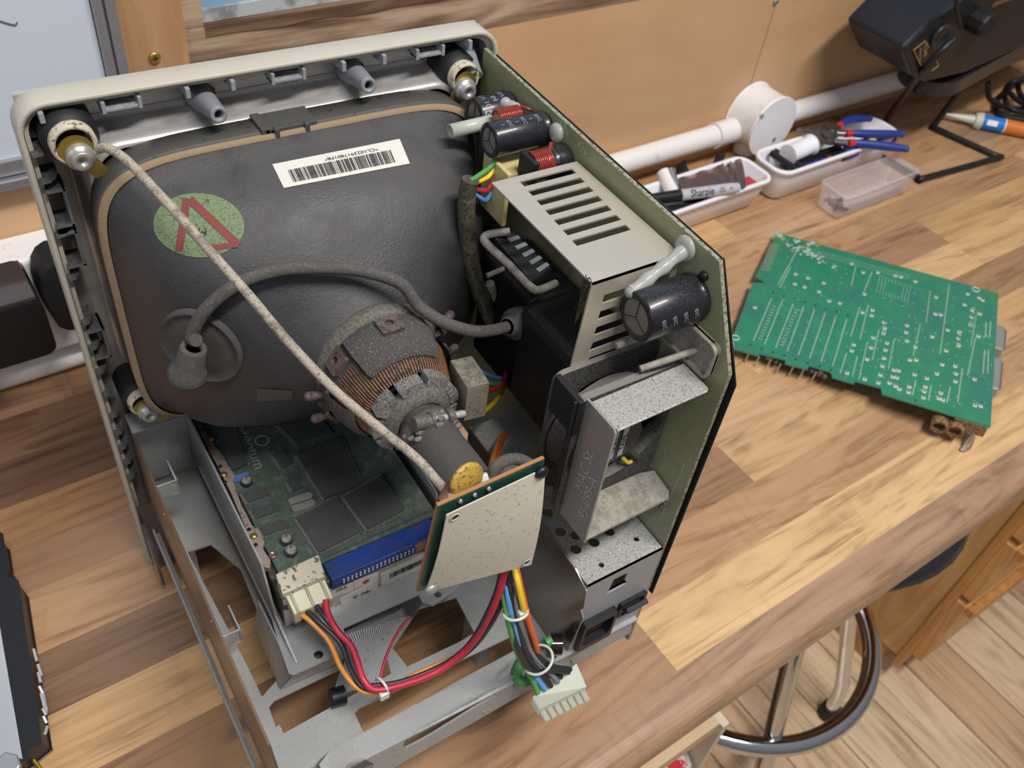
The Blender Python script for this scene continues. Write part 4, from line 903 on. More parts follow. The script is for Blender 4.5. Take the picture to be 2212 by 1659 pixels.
# ---- neck board
TL, TR, BR, BL = V((-.0300, -.2165, .2760)), V((.0210, -.2165, .2780)), V((.0225, -.2165, .2040)), V((-.0330, -.2100, .2060))
def nb(s_, t_, h): # board surface
    p = TL*(1-s_)*(1-t_) + TR*s_*(1-t_) + BR*s_*t_ + BL*(1-s_)*t_; n2 = (TR-TL).cross(TL-BL).normalized(); return p + n2*(h if n2.y < 0 else -h)
def slab(q, s0, s1, t0, t1, h0, h1, mi, nu=1, nv=1, fn=None):
    vs = []
    for h_ in (h0, h1):
        for j in range(nv+1):
            for i in range(nu+1):
                a, b2 = s0+(s1-s0)*i/nu, t0+(t1-t0)*j/nv; vs.append(nb(a, b2, h_ + (fn(a, b2) if fn else 0)))
    m_ = (nu+1)*(nv+1); fs = []
    for j in range(nv):
        for i in range(nu):
            a = j*(nu+1)+i; fs += [(a, a+1, a+nu+2, a+nu+1), (m_+a, m_+a+nu+1, m_+a+nu+2, m_+a+1)]
    for i in range(nu): fs += [(i, m_+i, m_+i+1, i+1), (nv*(nu+1)+i, nv*(nu+1)+i+1, m_+nv*(nu+1)+i+1, m_+nv*(nu+1)+i)]
    for j in range(nv): a = j*(nu+1); c2 = a+nu; fs += [(a, a+nu+1, m_+a+nu+1, m_+a), (c2, m_+c2, m_+c2+nu+1, c2+nu+1)]
    q.add(vs, fs, mi, False)
q = MB(); slab(q, 0, 1, 0, 1, -.0016, 0, 0); neckb = q.build('neck_board', M_brownpcb, PC)
q = MB(); slab(q, .004, .996, .004, .996, .0001, .0003, 0); 
for k in range(3): c = nb(.20+.13*k, .035, .0008); q.ball(c, .0012, n=8, mi=1)
q.build('solder_face', [mat('dark_green_mask', '1f4238', .3), M_solder], neckb)
bow = lambda a, b2: .0007 + .0032*math.sin(math.pi*b2)*(.5+.5*a) + .0018*(1-a)*(1-b2) + .0035*a*b2*b2
q = MB(); slab(q, .05, .99, .05, .99, .0005, .0010, 0, 16, 16, bow); sh = q.build('insulating_sheet', M_sheet, neckb)
for p in sh.data.polygons: p.use_smooth = False
for (a, b2, m_, r_) in ((.950, .065, M_blk, .0034), (.09, .950, M_steelclean, .0034)):
    q = MB(); c = nb(a, b2, .0026); n2 = (nb(a, b2, .02)-nb(a, b2, 0)).normalized(); q.lathe([(0, .0022), (r_*.6, .0018), (r_, .0004), (r_*.95, -.001), (r_*.3, -.002), (r_*.3, -.006)], c, n2, 24); q.build('push_rivet', m_, neckb)
for (a, b2) in ((.13, .10), (.93, .93)):
    q = MB(); c = nb(a, b2, bow(a, b2)+.0014); n2 = (nb(a, b2, .02)-nb(a, b2, 0)).normalized(); q.lathe([(0, 0), (.0017, 0), (.0017, -.0002)], c, n2, 20); q.lathe([(.0017, .0), (.0019, .0003), (.0023, .0003), (.0024, 0)], c, n2, 20, 1); q.build('sheet_hole', [M_blkm, M_sheet], neckb)
q = MB(); c = pt(1008, 1037, -.2085); q.lathe([(0, -.0014), (.0072, -.0014), (.0083, -.0006), (.0083, .0006), (.0072, .0014), (0, .0014)], c, (0.15, -1, .25), 32); q.cyl(c+V((-.002, 0, -.006)), c+V((-.002, .002, -.014)), .004, n=12); q.build('disc_capacitor', M_yellowcap, neckb)
q = MB(); q.ball(pt(1047, 1040, -.205), .0050, (1, .6, 1)); q.build('white_capacitor', M_whitecap, neckb)
q = MB(); q.tube(sp([pt(1060, 1070, -.208), pt(1070, 1010, -.205), pt(1110, 992, -.203), pt(1145, 1005, -.206), pt(1155, 1040, -.212)]), .0028, 10); q.tube(sp([pt(1075, 1062, -.21), pt(1090, 1022, -.208), pt(1120, 1018, -.208), pt(1135, 1040, -.212)]), .0024, 10); q.build('lead_loop', M_rubdust, neckb)
q = MB(); q.cyl((0, -.202, CZ), (0, -.2145, CZ), .0135, n=28); q.build('tube_socket', M_blkm, neckb)
q = MB(); q.cyl(pt(985, 1050, -.206), pt(960, 1090, -.21), .004, n=16); q.build('brown_component', mat('brown_component', '6b4a3a', .6), neckb)
q = MB(); q.cyl(pt(918, 1170, -.203), pt(924, 1185, -.206), .0050, n=16); q.build('brown_component', MATS['brown_component'], neckb)

# ---- analog board with its parts
XB = .1145; F = XL(XB)
out = [(-.002, .344), (.1975, .3390), (.2232, .2925), (.2245, .058), (.190, .052), (-.002, .052)]
q = MB(); q.plate(F, out[::-1], (circ(.1905, .3255, .0012, 12),), .0022, 0, 1); ab = q.build('analog_board', [M_pcb, M_pcbedge], PC)
q = MB(); q.plate(XL(XB+.0045), [(.004, .3425), (.196, .3375), (.2225, .2915), (.2255, .286), (.2255, .110), (.004, .110)][::-1], (), .0008); q.build('insulating_card', M_blkm, ab)
M_print = mat('pale_board_print', 'a3bd8e', .7)
for st, px, py in (('L2', 1137, 209), ('C15', 1178, 235), ('L3', 1218, 270), ('R19', 1258, 322)):
    q = MB(); u, v = F.px(px, py); q.text(F, u, v, st, .0050, 0, h=.0003, rot=-.3); q.build('board_print', M_print, ab)
for a, b2 in (((1460, 850), (1500, 795)), ((1480, 1000), (1425, 1125))):
    q = MB(); q.tube([F.p(*F.px(*a), .0003), F.p(*F.px(*b2), .0003)], .0002, 5); q.build('print_line', M_print, ab)
def bcap(pe, y, z, L, r, m=M_capblk, name='capacitor', stripe=None, tops=True, textm=None):
    """radial capacitor standing out from the board towards -x"""
    p = V((XB, y, z)); a = V((-1, 0, 0)); q = MB()
    q.lathe([(0, .0002), (r*.96, .0004), (r, .0015), (r, .0030), (r*.94, .0042), (r, .0055), (r, L-.001), (r*.95, L), (r*.72, L), (r*.71, L-.0004)], p, a, 40)
    c = q.build(name, m, ab)
    q = MB(); q.lathe([(0, L-.0002), (r*.72, L-.0004)], p, a, 32); Ft = XL(XB-L); 
    for k in range(3):
        t = math.radians(90+120*k); q.tube([p+a*(L-.0001), p+a*(L-.0001)+V((0, -math.cos(t), math.sin(t)))*r*.68], .00022, 5, mi=1)
    q.build('vent_top', [M_captop, M_ink], c); return c
def cyltext(q, y, z, r, x, ang, st, size, mi=0, rot=0):
    """text wrapped on a capacitor body whose axis is x"""
    tv, tf = text_mesh(st, size); vs = []
    for a, b2 in tv:
        a2, b3 = (a*math.cos(rot)-b2*math.sin(rot), a*math.sin(rot)+b2*math.cos(rot)); t = ang - b3/r
        vs.append(V((x + a2, y - math.cos(t)*(r+.0002), z + math.sin(t)*(r+.0002))))
    q.add(vs, tf, mi)
ca1 = bcap(None, -.0305, .3245, .0235, .0098)
q = MB()
for k, st in enumerate(('SV 10', '84', '16V100')): cyltext(q, -.0305, .3245, .0098, .0960+.0055*k, math.radians(78), st, .0042, rot=1.5)
q.build('printed_rating', M_grey2, ca1)
q = MB(); vs = [V((x, -.0305-math.cos(math.radians(t))*.0100, .3245+math.sin(math.radians(t))*.0100)) for x in (.0925, .1085) for t in (15, 22, 29, 36, 43)]; q.add(vs, [(i, i+1, i+6, i+5) for i in range(4)], 0); 
for x in (.0945, .100, .1055): cyltext(q, -.0305, .3245, .0101, x, math.radians(29), '0', .0055, 1, rot=0)
q.build('polarity_stripe', [M_grey2, M_ink], ca1)
cb1 = bcap(None, -.0630, .3305, .0345, .0090)
q = MB()
for k in range(6): cyltext(q, -.0630, .3305, .0090, .0860+.0042*k, math.radians(75), '85C' if k % 2 else '1', .003, rot=1.5)
q.build('printed_rating', M_grey2, cb1)
big = bcap(None, -.1905, .3140, .0340, .0118)
q = MB()
for k in range(4): cyltext(q, -.1905, .3140, .0118, .0870+.0062*k, math.radians(12), '85C', .003, rot=1.3)
q.build('printed_rating', M_grey2, big)
# hot glue
def glue(pts, rs, par=ab, sc=(1, 1, 1)):
    q = MB()
    for p, r in zip(pts, rs): q.ball(p, r, sc, n=16)
    if len(pts) > 1: q.tube(sp(pts, 5), min(rs)*.95, 12)
    return q.build('hot_glue', M_hot, par)
glue([V((.1128, -.1785, .3335))], [.0062], sc=(.45, 1, 1.0))
gp_ = [V((.112 - .030*i/9, -.1792 - .0035*i/9, .3330 - .0110*i/9)) for i in range(10)]
q = MB(); q.tube(sp(gp_, 4), .0030, 14, rad=[.0031+.0004*math.sin(i*.55) for i in range(len(sp(gp_, 4)))]); q.ball(gp_[-1], .0031); q.build('hot_glue', M_hot, ab)
glue([V((.1128, -.0750, .3345))], [.0052], sc=(.6, 1, 1))
glue([V((.1010, -.0440, .3375)), V((.1065, -.0460, .3350))], [.0030, .0026])
# red wound chokes
def choke(y, z, x0, x1, r, squ=False):
    q = MB(); n_ = int(abs(x1-x0)/.0011); pts = []
    for i in range(n_*10+1): t = 2*math.pi*i/10; pts.append(V((x0+(x1-x0)*i/(n_*10), y+r*math.cos(t), z+r*math.sin(t))))
    q.tube(pts, .00062, 6); q.cyl((x0, y, z), (x1, y, z), r*.95, n=20); c = q.build('choke_coil', M_redwire, ab); return c
c1 = choke(-.0500, .3330, .0925, .1060, .0048); 
q = MB(); q.tube(sp([V((.106, -.050, .338)), V((.110, -.054, .337)), V((.1135, -.052, .334))]), .0007, 6); q.build('choke_lead', M_redwire, c1)
c2 = choke(-.0835, .3245, .0930, .1060, .0072)
q = MB(); q.fbox(XL(.0915), .0765, .0905, .3165, .3305, -.002, .0015); q.build('ferrite_end', M_blkm, c2, bev=.0008)
q = MB(); q.cyl((.1060, -.0835, .3235), (.1135, -.0835, .3235), .0088, n=28); q.lathe([(.0088, 0), (.0088, .003), (.007, .004)], (.1065, -.0835, .3235), (-1, 0, 0), 28); q.build('ferrite_base', M_capblk, c2)
q = MB(); q.tube(sp([V((.1065, -.0800, .3325)), V((.1005, -.0880, .3290)), V((.1060, -.0905, .3240)), V((.110, -.0850, .3310))]), .0013, 8); q.build('varnish_drip', M_redwire, c2)
q = MB(); q.lathe([(.0030, 0), (.0036, 0), (.0036, .0280), (.0030, .0280)], V((.0700, -.0420, .3265)), V((.96, .0, .02)), 24); q.build('clear_sleeve', M_ptfe, ab)
# yellowed wire connector and its cable
q = MB(); q.box(.0850, .1130, -.0780, -.0585, .3060, .3180); q.box(.0825, .0850, -.0800, -.0560, .2880, .3200); yc = q.build('wire_connector', M_yelconn, ab, bev=.0006)
for k, (m_, dz) in enumerate(((M_wg, .009), (M_wy, .004), (M_wr, -.004), (M_wbl, -.010))):
    q = MB(); q.tube(sp([V((.0830, -.0660, .3110+dz)), V((.0780, -.0680, .3085+dz)), pt(1016, 392+k*7, -.074)]), .0014, 8); q.build('coloured_wire', m_, yc)
q = MB(); q.tube(sp([pt(1017, 388, -.074), pt(1009, 420, -.074), pt(1008, 480, -.076), pt(1016, 560, -.078), pt(1034, 625, -.080), pt(1062, 690, -.080), pt(1085, 745, -.075), pt(1112, 810, -.065), pt(1095, 880, -.05)]), .0046, 14); q.build('cable_sleeve', M_sleeve, PC)

# ventilated steel shield
q = MB(); F = Z(.3300); X0, X1, Y0, Y1 = .0622, .1120, -.0955, -.1785
c4 = [(1128, 398), (1212, 371), (1225, 394), (1140, 421)]
holes = []
cl = [((1127, 392), (1238, 367)), ((1148, 415), (1260, 390)), ((1170, 441), (1282, 412)), ((1190, 463), (1306, 434)), ((1211, 487), (1327, 456)), ((1234, 511), (1348, 479)), ((1256, 527), (1371, 495))]
for i in range(7):
    y = -.1000 - .0082*i; xs = .0752 - .0006*i
    holes.append(rect(xs, xs+.0305, y-.0044, y))
q.plate(F, [(X0, Y1), (X1, Y1), (X1, Y0), (X0, Y0)], holes, .0009)
Fs = YB(-.1785)
hh = [[(.0660+.0014, .3175), (.0700, .3185), (.0700, .3235), (.0680, .3235)]] if 0 else []
for i in range(7):
    z = .3210 - .0094*i; hh.append([(.0705-.0002*i*2, z-.0050), (.1085, z-.0050), (.1085, z), (.0705, z)])
q.plate(Fs, [(.0590, .2520), (.1120, .2520), (.1120, .3300), (X0, .3300)], hh[:7], .0009)
q.build('ventilated_shield', M_steel, PC, bev=0)
q = MB(); q.box(.0700, .1125, -.172, -.120, .205, .272); q.build('power_transformer', M_void, ab, bev=.006)
q = MB(); Ff = YB(-.181); 
Ft2 = XL(.0622); q.plate(Ft2, [Ft2.px(*p) for p in [(1257, 600), (1275, 620), (1262, 668), (1240, 700), (1252, 645)]][::1], (), .0006, 0); u, v = Ft2.px(1261, 638); q.text(Ft2, u, v, '50-0026', .0070, 1, rot=1.45, h=.0003)
q.build('transformer_label', [mat('brown_paper', '4a4135', .8), M_ink], ab)
# heat-sink clip and striped coil glimpsed below the shield
q = MB(); q.tube(sp([pt(1100, 500, -.098), pt(1052, 508, -.095), pt(1050, 525, -.098), pt(1098, 570, -.110), pt(1145, 618, -.124), pt(1165, 626, -.126), pt(1200, 612, -.122)], 4), .0021, 10); q.build('core_clamp', M_steeldust, PC)
q = MB()
T = [pt(1068, 512, -.097), pt(1108, 500, -.094), pt(1192, 578, -.118), pt(1150, 608, -.124)]
q.add(T + [p + V((0, 0, -.010)) for p in T], [(0, 1, 2, 3), (7, 6, 5, 4), (0, 4, 5, 1), (1, 5, 6, 2), (2, 6, 7, 3), (3, 7, 4, 0)]); tb_ = q.build('wound_coil', M_blkm, PC, bev=.0008)
q = MB()
for k in range(5):
    a0_, a1_ = .12+.185*k, .12+.185*k+.085; q.add([(T[0].lerp(T[3], a)*.55 + T[1].lerp(T[2], a)*.45) + V((0, 0, .0004)) for a in (a0_, a1_)] + [T[1].lerp(T[2], a) + V((0, 0, .0004)) for a in (a1_, a0_)], [(0, 1, 2, 3)])
q.build('tape_stripes', mat('blue_grey_tape', '7b868a', .5), tb_)
q = MB(); q.tube([pt(1052, 596, -.085), pt(1088, 580, -.085)], .0015, 8); q.tube(sp([pt(1058, 612, -.083), pt(1070, 640, -.082), pt(1090, 680, -.082)]), .0026, 8); q.build('cast_bracket', M_steeldust, PC)

# fan, its bracket and label
q = MB(); Ff = YB(-.1990)
q.plate(Ff, rrect(.0505, .1125, .200, .2815, .006), (circ(.0810, .2405, .029, 40),), .0040)
q.plate(YB(-.1810), rrect(.0505, .1125, .200, .2815, .006), (circ(.0810, .2405, .029, 40),), .0030)
q.lathe([(.0305, .1830), (.0295, .1985)], (.0810, 0, .2405), (0, -1, 0), 48)
fan = q.build('cooling_fan', mat('dusty_fan_plastic', '3a3a3b', .9, up=('74716c', 900, .15, .4), spots=(('5b5955', 900, .45, .62),), bump=(600, .4)), PC)
q = MB(); q.cyl((.0810, -.1850, .2405), (.0810, -.2000, .2405), .0150, n=36); hub = q.build('fan_hub', mat('dusty_hub', '4a4745', .8, spots=(('6a6762', 900, .45, .62),)), fan)
q = MB()
Fh2 = YB(-.2004)
for k, (u, st) in enumerate(((.0845, 'TAVIL'), (.0785, '12 0.1'), (.0725, 'MODEL'))):
    q.fbox(Fh2, u-.0016, u+.0016, .229, .250, 0, .0002); q.text(Fh2, u, .2395, st, .0042, 1, rot=1.57, h=.0004, sx=1.1)
q.build('rating_label', [M_fanlabel, M_ink], hub)
q = MB()
for k in range(7):
    a = 2*math.pi*k/7; ca, sa = math.cos(a), math.sin(a); vs = []
    for j in range(7):
        r = .0150 + .0130*j/6; tw = .38*j/6
        for dy, da in ((-.1860, 0), (-.1955, .50)): vs.append(V((.0810 + r*math.cos(a+da+tw), dy, .2405 + r*math.sin(a+da+tw))))
    q.add(vs, [(2*j, 2*j+1, 2*j+3, 2*j+2) for j in range(6)], 0, True); q.add([v+V((0, .0009, 0)) for v in vs], [(2*j, 2*j+1, 2*j+3, 2*j+2) for j in range(6)], 0, True)
q.build('fan_blades', M_dust, fan)
for a in (math.radians(35), math.radians(145), math.radians(-50)):
    q = MB(); q.tube([V((.0810+.014*math.cos(a), -.1985, .2405+.014*math.sin(a))), V((.0810+.031*math.cos(a), -.1985, .2405+.031*math.sin(a)))], .0018, 8); q.build('fan_spoke', M_dust, fan)
q = MB(); q.tube(sp([V((.0905, -.1985, .2215)), V((.0935, -.1995, .2175)), V((.0965, -.1990, .2160))]), .0011, 8); q.build('fan_wire', M_wy, fan)
q = MB(); q.box(.0500, .0530, -.2000, -.1800, .2600, .2822); q.box(.0480, .0500, -.1990, -.1975, .2200, .2822); q.build('fan_mount_clip', M_blkm, fan, bev=.0004)
q = MB(); F = Z(.2818); q.plate(F, [(.0560, -.2205), (.1090, -.2195), (.1108, -.2178), (.1108, -.2000), (.0560, -.2010)], (), .0012)
fbk = q.build('fan_bracket', M_steeldirty, PC, bev=.0005)
q = MB(); q.plate(XL(.0540), [(.2000, .2000), (.2212, .2000), (.2212, .2812), (.2196, .2830), (.2000, .2830)][::1], (), .0012)
q.text(XL(.0540), .2095, .2440, 'MAC St.', .0090, 1, rot=1.57, h=.0002); q.text(XL(.0540), .2160, .2300, '95-099-A', .0085, 1, rot=1.57, h=.0002)
q.build('side_flange', [M_steelclean, mat('scratched_metal', 'b9b4a8', .5)], fbk, bev=0)
q = MB(); Fl_ = Fr((.0545, -.2000, .2035), (1, 0, 0), (0, 1, .18)); q.plate(Fl_, [(0, -.0205), (.0560, -.0190), (.0590, -.0160), (.0590, -.0020), (.0500, .0), (0, 0)], (), .0012); q.build('lower_flange', M_steeldust, fbk, bev=.0004)
for a, b2 in ((pt(1330, 748, -.186), V((.1135, -.190, .300))), (pt(1383, 797, -.196), V((.1135, -.203, .2920)))):
    q = MB(); q.cyl(a, b2, .0017, n=12); q.build('board_pin', M_steeldust, ab)
q = MB(); Fg = Fr((.1128, -.1830, .300), (0, -1, 0), (0, 0, 1)); q.plate(XL(.1105), rrect(.180, .2150, .2830, .3030, .004), (rrect(.1815, .2135, .2845, .3015, .003),), .012); q.plate(XL(.1125), rrect(.180, .2150, .2830, .3030, .004), (), .001); q.build('metal_pocket', M_steeldust, ab)
q = MB(); p_ = V((XB, -.1925, .3275)); q.lathe([(.0, .0022), (.0018, .0020), (.0024, .0010), (.0024, 0)], p_, (-1, 0, 0), 20); q.fbox(XL(XB-.0021), .1905, .1945, .3270, .3280, 0, .0003, 0); q.build('black_screw', M_blk, ab)
q = MB(); q.ball(V((XB-.001, -.2160, .190)), .0018, (1, 1, .8)); q.cyl(V((XB, -.214, .188)), V((XB-.005, -.217, .189)), .0012, n=8); q.build('solder_post', M_magnet, ab)

# mains inlet cage
q = MB(); F = Z(.1600); X0, X1 = .0625, .1135
hl = [circ(x, y, .0032, 16) for x, y in ((.0700, -.2025), (.0815, -.2035), (.0752, -.1950), (.0935, -.2015), (.0870, -.1965), (.0690, -.1890), (.0805, -.1860), (.0700, -.175), (.082, -.172), (.070, -.160), (.083, -.157))] + [circ(.0765, -.2175, .0016, 12), circ(.1040, -.2130, .0016, 12)]
q.plate(F, [(X0, -.2250), (X1, -.2250), (X1, -.1000), (X0, -.1000)], hl, .0010); 
top = q.build('inlet_cage', M_steeldirty, PC)
q = MB(); F = YB(-.2250); 
q.plate(F, [(X0, .0860), (X1, .0860), (X1, .1600), (X0, .1600)], ([F.px(*p) for p in [(1311, 1283), (1326, 1252), (1356, 1237), (1350, 1254), (1356, 1259)]], rect(.067, .0880, .0950, .1180), rect(.0940, .1090, .1085, .1175)), .0010); q.build('rear_panel', mat('grey_panel_steel', '969a9f', .45, .2, spots=(('5d5952', 900, .66, .74),)), top)  # cool daylight reflection worked into the panel's base colour
q = MB(); q.plate(XL(.0618), [(.100, .0780), (.2235, .0780), (.2255, .1000), (.2285, .1330), (.2250, .1370), (.2268, .1410), (.2250, .1560), (.2130, .1610), (.100, .1610)], (), .0009, 0, 1); q.build('side_shield', [mat('mirror_steel', '8a827a', .22, .92, spots=(('6a6058', 350, .62, .72),)), M_steelclean], top)
q = MB(); Fq4 = YB(-.2258)
q.plate(YB(-.2290), rrect(.0655, .0895, .0925, .1205, .002), ([(.0695, .0975), (.0855, .0975), (.0875, .1010), (.0875, .1165), (.0675, .1165), (.0675, .1010)],), .0045); so = q.build('mains_inlet', M_blk, top, bev=.0006)
q = MB(); q.box(.0675, .0875, -.2240, -.2120, .0970, .1170) if 0 else None
q.fbox(YB(-.2150), .0660, .0890, .0930, .1200, -.006, 0); q.fbox(YB(-.2235), .0660, .0672, .0930, .1200, -.0085, 0); q.fbox(YB(-.2235), .0878, .0890, .0930, .1200, -.0085, 0); q.fbox(YB(-.2235), .0660, .0890, .0930, .0972, -.0085, 0); q.fbox(YB(-.2235), .0660, .0890, .1168, .1200, -.0085, 0)
for x in (.0725, .0775, .0825): q.fbox(YB(-.2150), x-.0011, x+.0011, .104, .109, 0, .009, 1)
q.build('inlet_pins', [M_blkm, M_chrome], so)
q = MB(); q.plate(YB(-.2275), rrect(.0925, .1120, .1060, .1200, .0015), (rect(.0945, .1100, .1080, .1180),), .0035); sw = q.build('power_switch', M_blk, top, bev=.0005)
q = MB(); Fr1 = Fr((.0948, -.2262, .1085), (1, 0, 0), (0, -.55, 1)); q.fbox(Fr1, 0, .0150, .0050, .0105, -.002, .0012); q.fbox(Fr((.0948, -.2262, .1085), (1, 0, 0), (0, .25, 1)), 0, .0150, -.0004, .0052, -.003, .0008); q.fbox(YB(-.2235), .0930, .1110, .1075, .1185, -.010, 0); rk = q.build('rocker', mat('rocker_black', '2b2d35', .35), sw, bev=.0006)
q = MB(); Fo = Fr((.0948, -.2262, .1085), (1, 0, 0), (0, .25, 1)); q.text(Fo, .0080, .0018, 'O', .0034, 0, h=.0011); q.build('off_symbol', M_wht, rk)

# ---- chassis
q = MB(); F = XL(-.1110)
q.plate(XL(-.1115), [(-.010, .0780), (.2120, .0780), (.2150, .0900), (.2270, .1050), (.2270, .1300), (.2170, .1450), (-.010, .1450)], (rrect(.055, .075, .128, .1345, .001), rrect(.134, .150, .1300, .1360, .001), rect(.035, .040, .128, .131)), .0012, 0)
chs = q.build('chassis', M_zincedge, PC)
# floor of the chassis with its openings
q = MB(); F = Z(.0780)
fo = [(-.1100, -.2050), (-.0850, -.2210), (.0620, -.2210), (.0620, -.1300), (.0500, -.1200), (.0500, .012), (-.1100, .012)]
w1_ = rrect(-.0985, -.0420, -.1830, -.1690, .004, 4); w2_ = rrect(-.0560, .0560, -.2020, -.1900, .004, 4)
w1b = [(-.1000, -.1790), (-.0965, -.1865), (-.0545, -.1812), (-.0500, -.1700), (-.0700, -.1690), (-.0980, -.1690)]
q.plate(F, fo, ([F.px(*p) for p in [(581, 1528), (592, 1514), (735, 1445), (830, 1402), (845, 1455), (765, 1500), (607, 1587), (598, 1578)]], [F.px(*p) for p in [(766, 1540), (775, 1530), (935, 1455), (1110, 1372), (1130, 1395), (1000, 1465), (785, 1582)]], [F.px(*p) for p in [(905, 1315), (985, 1290), (1025, 1367), (995, 1385), (880, 1440), (848, 1400)]], [F.px(*p) for p in [(405, 1192), (455, 1176), (520, 1230), (560, 1330), (615, 1450), (566, 1505), (530, 1430)]]), .0012)
q.build('chassis_floor', M_zinc, chs)
q = MB(); Fr2 = Z(.0905); q.plate(Fr2, [(-.0880, -.2240), (.1120, -.2280), (.1120, -.2200), (.0560, -.2110), (-.0800, -.2110), (-.0880, -.2150)], (), .0012)
Ff6 = Fr((0, -.2245, .0905), (1, 0, 0), (0, .10, 1)); X6 = lambda *pp: [Ff6.px(*p) for p in pp]
b0_, b1_ = Ff6.px(850, 1659), Ff6.px(1129, 1500); sl_ = (b1_[1]-b0_[1])/(b1_[0]-b0_[0]); yb = lambda x: b0_[1] + sl_*(x-b0_[0])
q.plate(Ff6, [(-.0880, yb(-.0880)), (.1120, min(-.004, yb(.1120))), (.1120, 0), (-.0880, 0)], (X6((871, 1613), (873, 1602), (884, 1591), (923, 1567), (1042, 1497), (1110, 1462), (1120, 1464), (1112, 1480), (1035, 1523), (934, 1586), (894, 1608), (878, 1616)), X6((742, 1668), (760, 1650), (790, 1641), (808, 1650), (800, 1670), (770, 1690))), .0012)
q.build('rear_rail', M_zinc, chs, bev=.0009)
q = MB(); 
for x, y, z in ((.0150, -.2246, .0840), (.0065, -.2262, .0730)): q.ball((x, y, z), .0018, (1, .5, 1), 10)
q.build('rail_rivets', M_steelclean, chs)
q = MB(); Fo2 = XL(-.1185); q.plate(XL(-.1165), [(.02, .066), (.215, .066), (.215, .072), (.02, .072)], (), .0010); q.plate(Z(.0665), rect(-.1165, -.1130, -.215, -.02), (), .0010)
q.build('lower_side_rail', M_zinc, chs)
for x, y in ((-.100, -.190), (-.100, -.02), (.045, -.160), (.045, -.03)):
    q = MB(); q.box(x-.004, x+.004, y-.010, y+.010, .001, .0775); q.build('support_leg', M_zinc, chs)
def tab(y, z, L=.012, zz=.012):
    q = MB(); q.box(-.1110, -.1110+L, y-.0011, y, z-zz, z); q.box(-.1110+L-.0011, -.1110+L, y-.0011, y+.016, z-zz, z); return q.build('bent_tab', M_zinc, chs, bev=.0006)
tab(-.0470, .1440); tab(-.1410, .1230)
q = MB(); q.box(-.111, -.076, .012, .013, .08, .145); q.plate(Z(.1455), rect(-.111, -.040, -.004, .012), (), .001); q.build('front_crossbar', M_zinc, chs)
q = MB(); Ff5 = Fr((-.118, -.004, .0), (0, -1, 0), (0, 0, 1)); q.plate(Fr((-.1205, -.004, 0), (0, -1, 0), (0, 0, 1)), [(0, .005), (.022, .018), (.016, .055), (0, .060)], (), .002); q.plate(YB(-.001), rect(-.1205, -.106, .004, .075), (), .001); q.build('foil_flap', M_antistat, chs)

# drive tray and hard drive
q = MB(); q.plate(XL(-.0780), [(-.020, .0930), (.1600, .0930), (.1620, .1000), (.1340, .1060), (.1240, .1300), (.1200, .1400), (-.020, .1400)][::1], (), .0012)
Fz = Z(.0990); q.plate(Fz, [(-.0790, .010), (-.0790, -.130)] + [Fz.px(*p) for p in [(603, 1395), (624, 1455), (632, 1458), (738, 1412), (748, 1385), (742, 1357), (905, 1284), (1000, 1240)]] + [(.0300, -.1300), (.0300, .010)], (circ(*Fz.px(688, 1414), .0026, 16),), .0012); PZ = lambda x, y, z: at(x, y, 'z', z)
for c4_ in ((PZ(557, 1300, .0985), PZ(633, 1457, .0985), PZ(604, 1487, .0795), PZ(549, 1345, .0795)), (PZ(633, 1459, .0985), PZ(738, 1413, .0985), PZ(736, 1432, .0795), PZ(606, 1488, .0795))):
    q.add(list(c4_) + [p+V((.0008, .0008, 0)) for p in c4_], [(0, 1, 2, 3), (7, 6, 5, 4), (0, 4, 5, 1), (1, 5, 6, 2), (2, 6, 7, 3), (3, 7, 4, 0)], 0)
q.plate(XL(.0320), [(-.010, .0930), (.120, .0930), (.1160, .134), (-.010, .134)], (), .0012)
dt = q.build('drive_tray', M_zinc, PC)
q = MB(); Fe = Z(.1030); q.plate(Fe, [Fe.px(*p) for p in [(905, 1285), (930, 1260), (1000, 1225), (1007, 1250), (985, 1275), (935, 1308), (912, 1300)]][::-1], (circ(*Fe.px(946, 1284), .0022, 14),), .0012); q.build('tray_ear', M_zinc, dt)
hd = empty('hard_drive_root', (0, 0, 0), 'x', 'x') if 0 else None
q = MB(); q.box(-.0745, .0270, -.1390, .0150, .1000, .1262); hdd = q.build('hard_drive', mat('drive_casting', '4b4a48', .5, .4, spots=(('6b6157', 200, .5, .7),)), PC, bev=.001)
F = Z(.1300)
def HP(x, y): return F.px(x, y)
q = MB(); q.plate(F, [(-.0700, -.1285), (.0260, -.1285), (.0260, .0140), (-.0700, .0140)], (), .0016); hb = q.build('drive_board', M_pcbdark, hdd)
q = MB(); rail = [HP(*p) for p in [(412, 905), (432, 912), (452, 950), (475, 980), (495, 1012), (508, 1030), (505, 1045), (520, 1090), (545, 1140), (560, 1150), (572, 1175), (568, 1190), (585, 1215), (583, 1232), (572, 1230), (540, 1165), (500, 1070), (470, 1010)]]
q.plate(F.up(.0022), rail[::-1], (), .004, 0)
for p in ((477, 1013), (487, 1047), (539, 1149), (553, 1182)): q.lathe([(0, .0003), (.0012, .0003), (.0012, 0)], F.up(.0022).p(*HP(*p)), F.N, 12, 1)
for p in ((484, 1030), (549, 1163), (457, 953)): q.lathe([(.0, .0012), (.0014, .0010), (.0022, .0003), (.0022, 0)], F.up(.0022).p(*HP(*p)), F.N, 14, 2)
q.build('side_casting', [M_pinkmetal, M_ink, M_gold], hb)
U = V((1, 0, 0)); 
M_legs = mat('dusty_chip_legs', '85877f', .5, .2, spots=(('4f504c', 1500, .5, .6),))
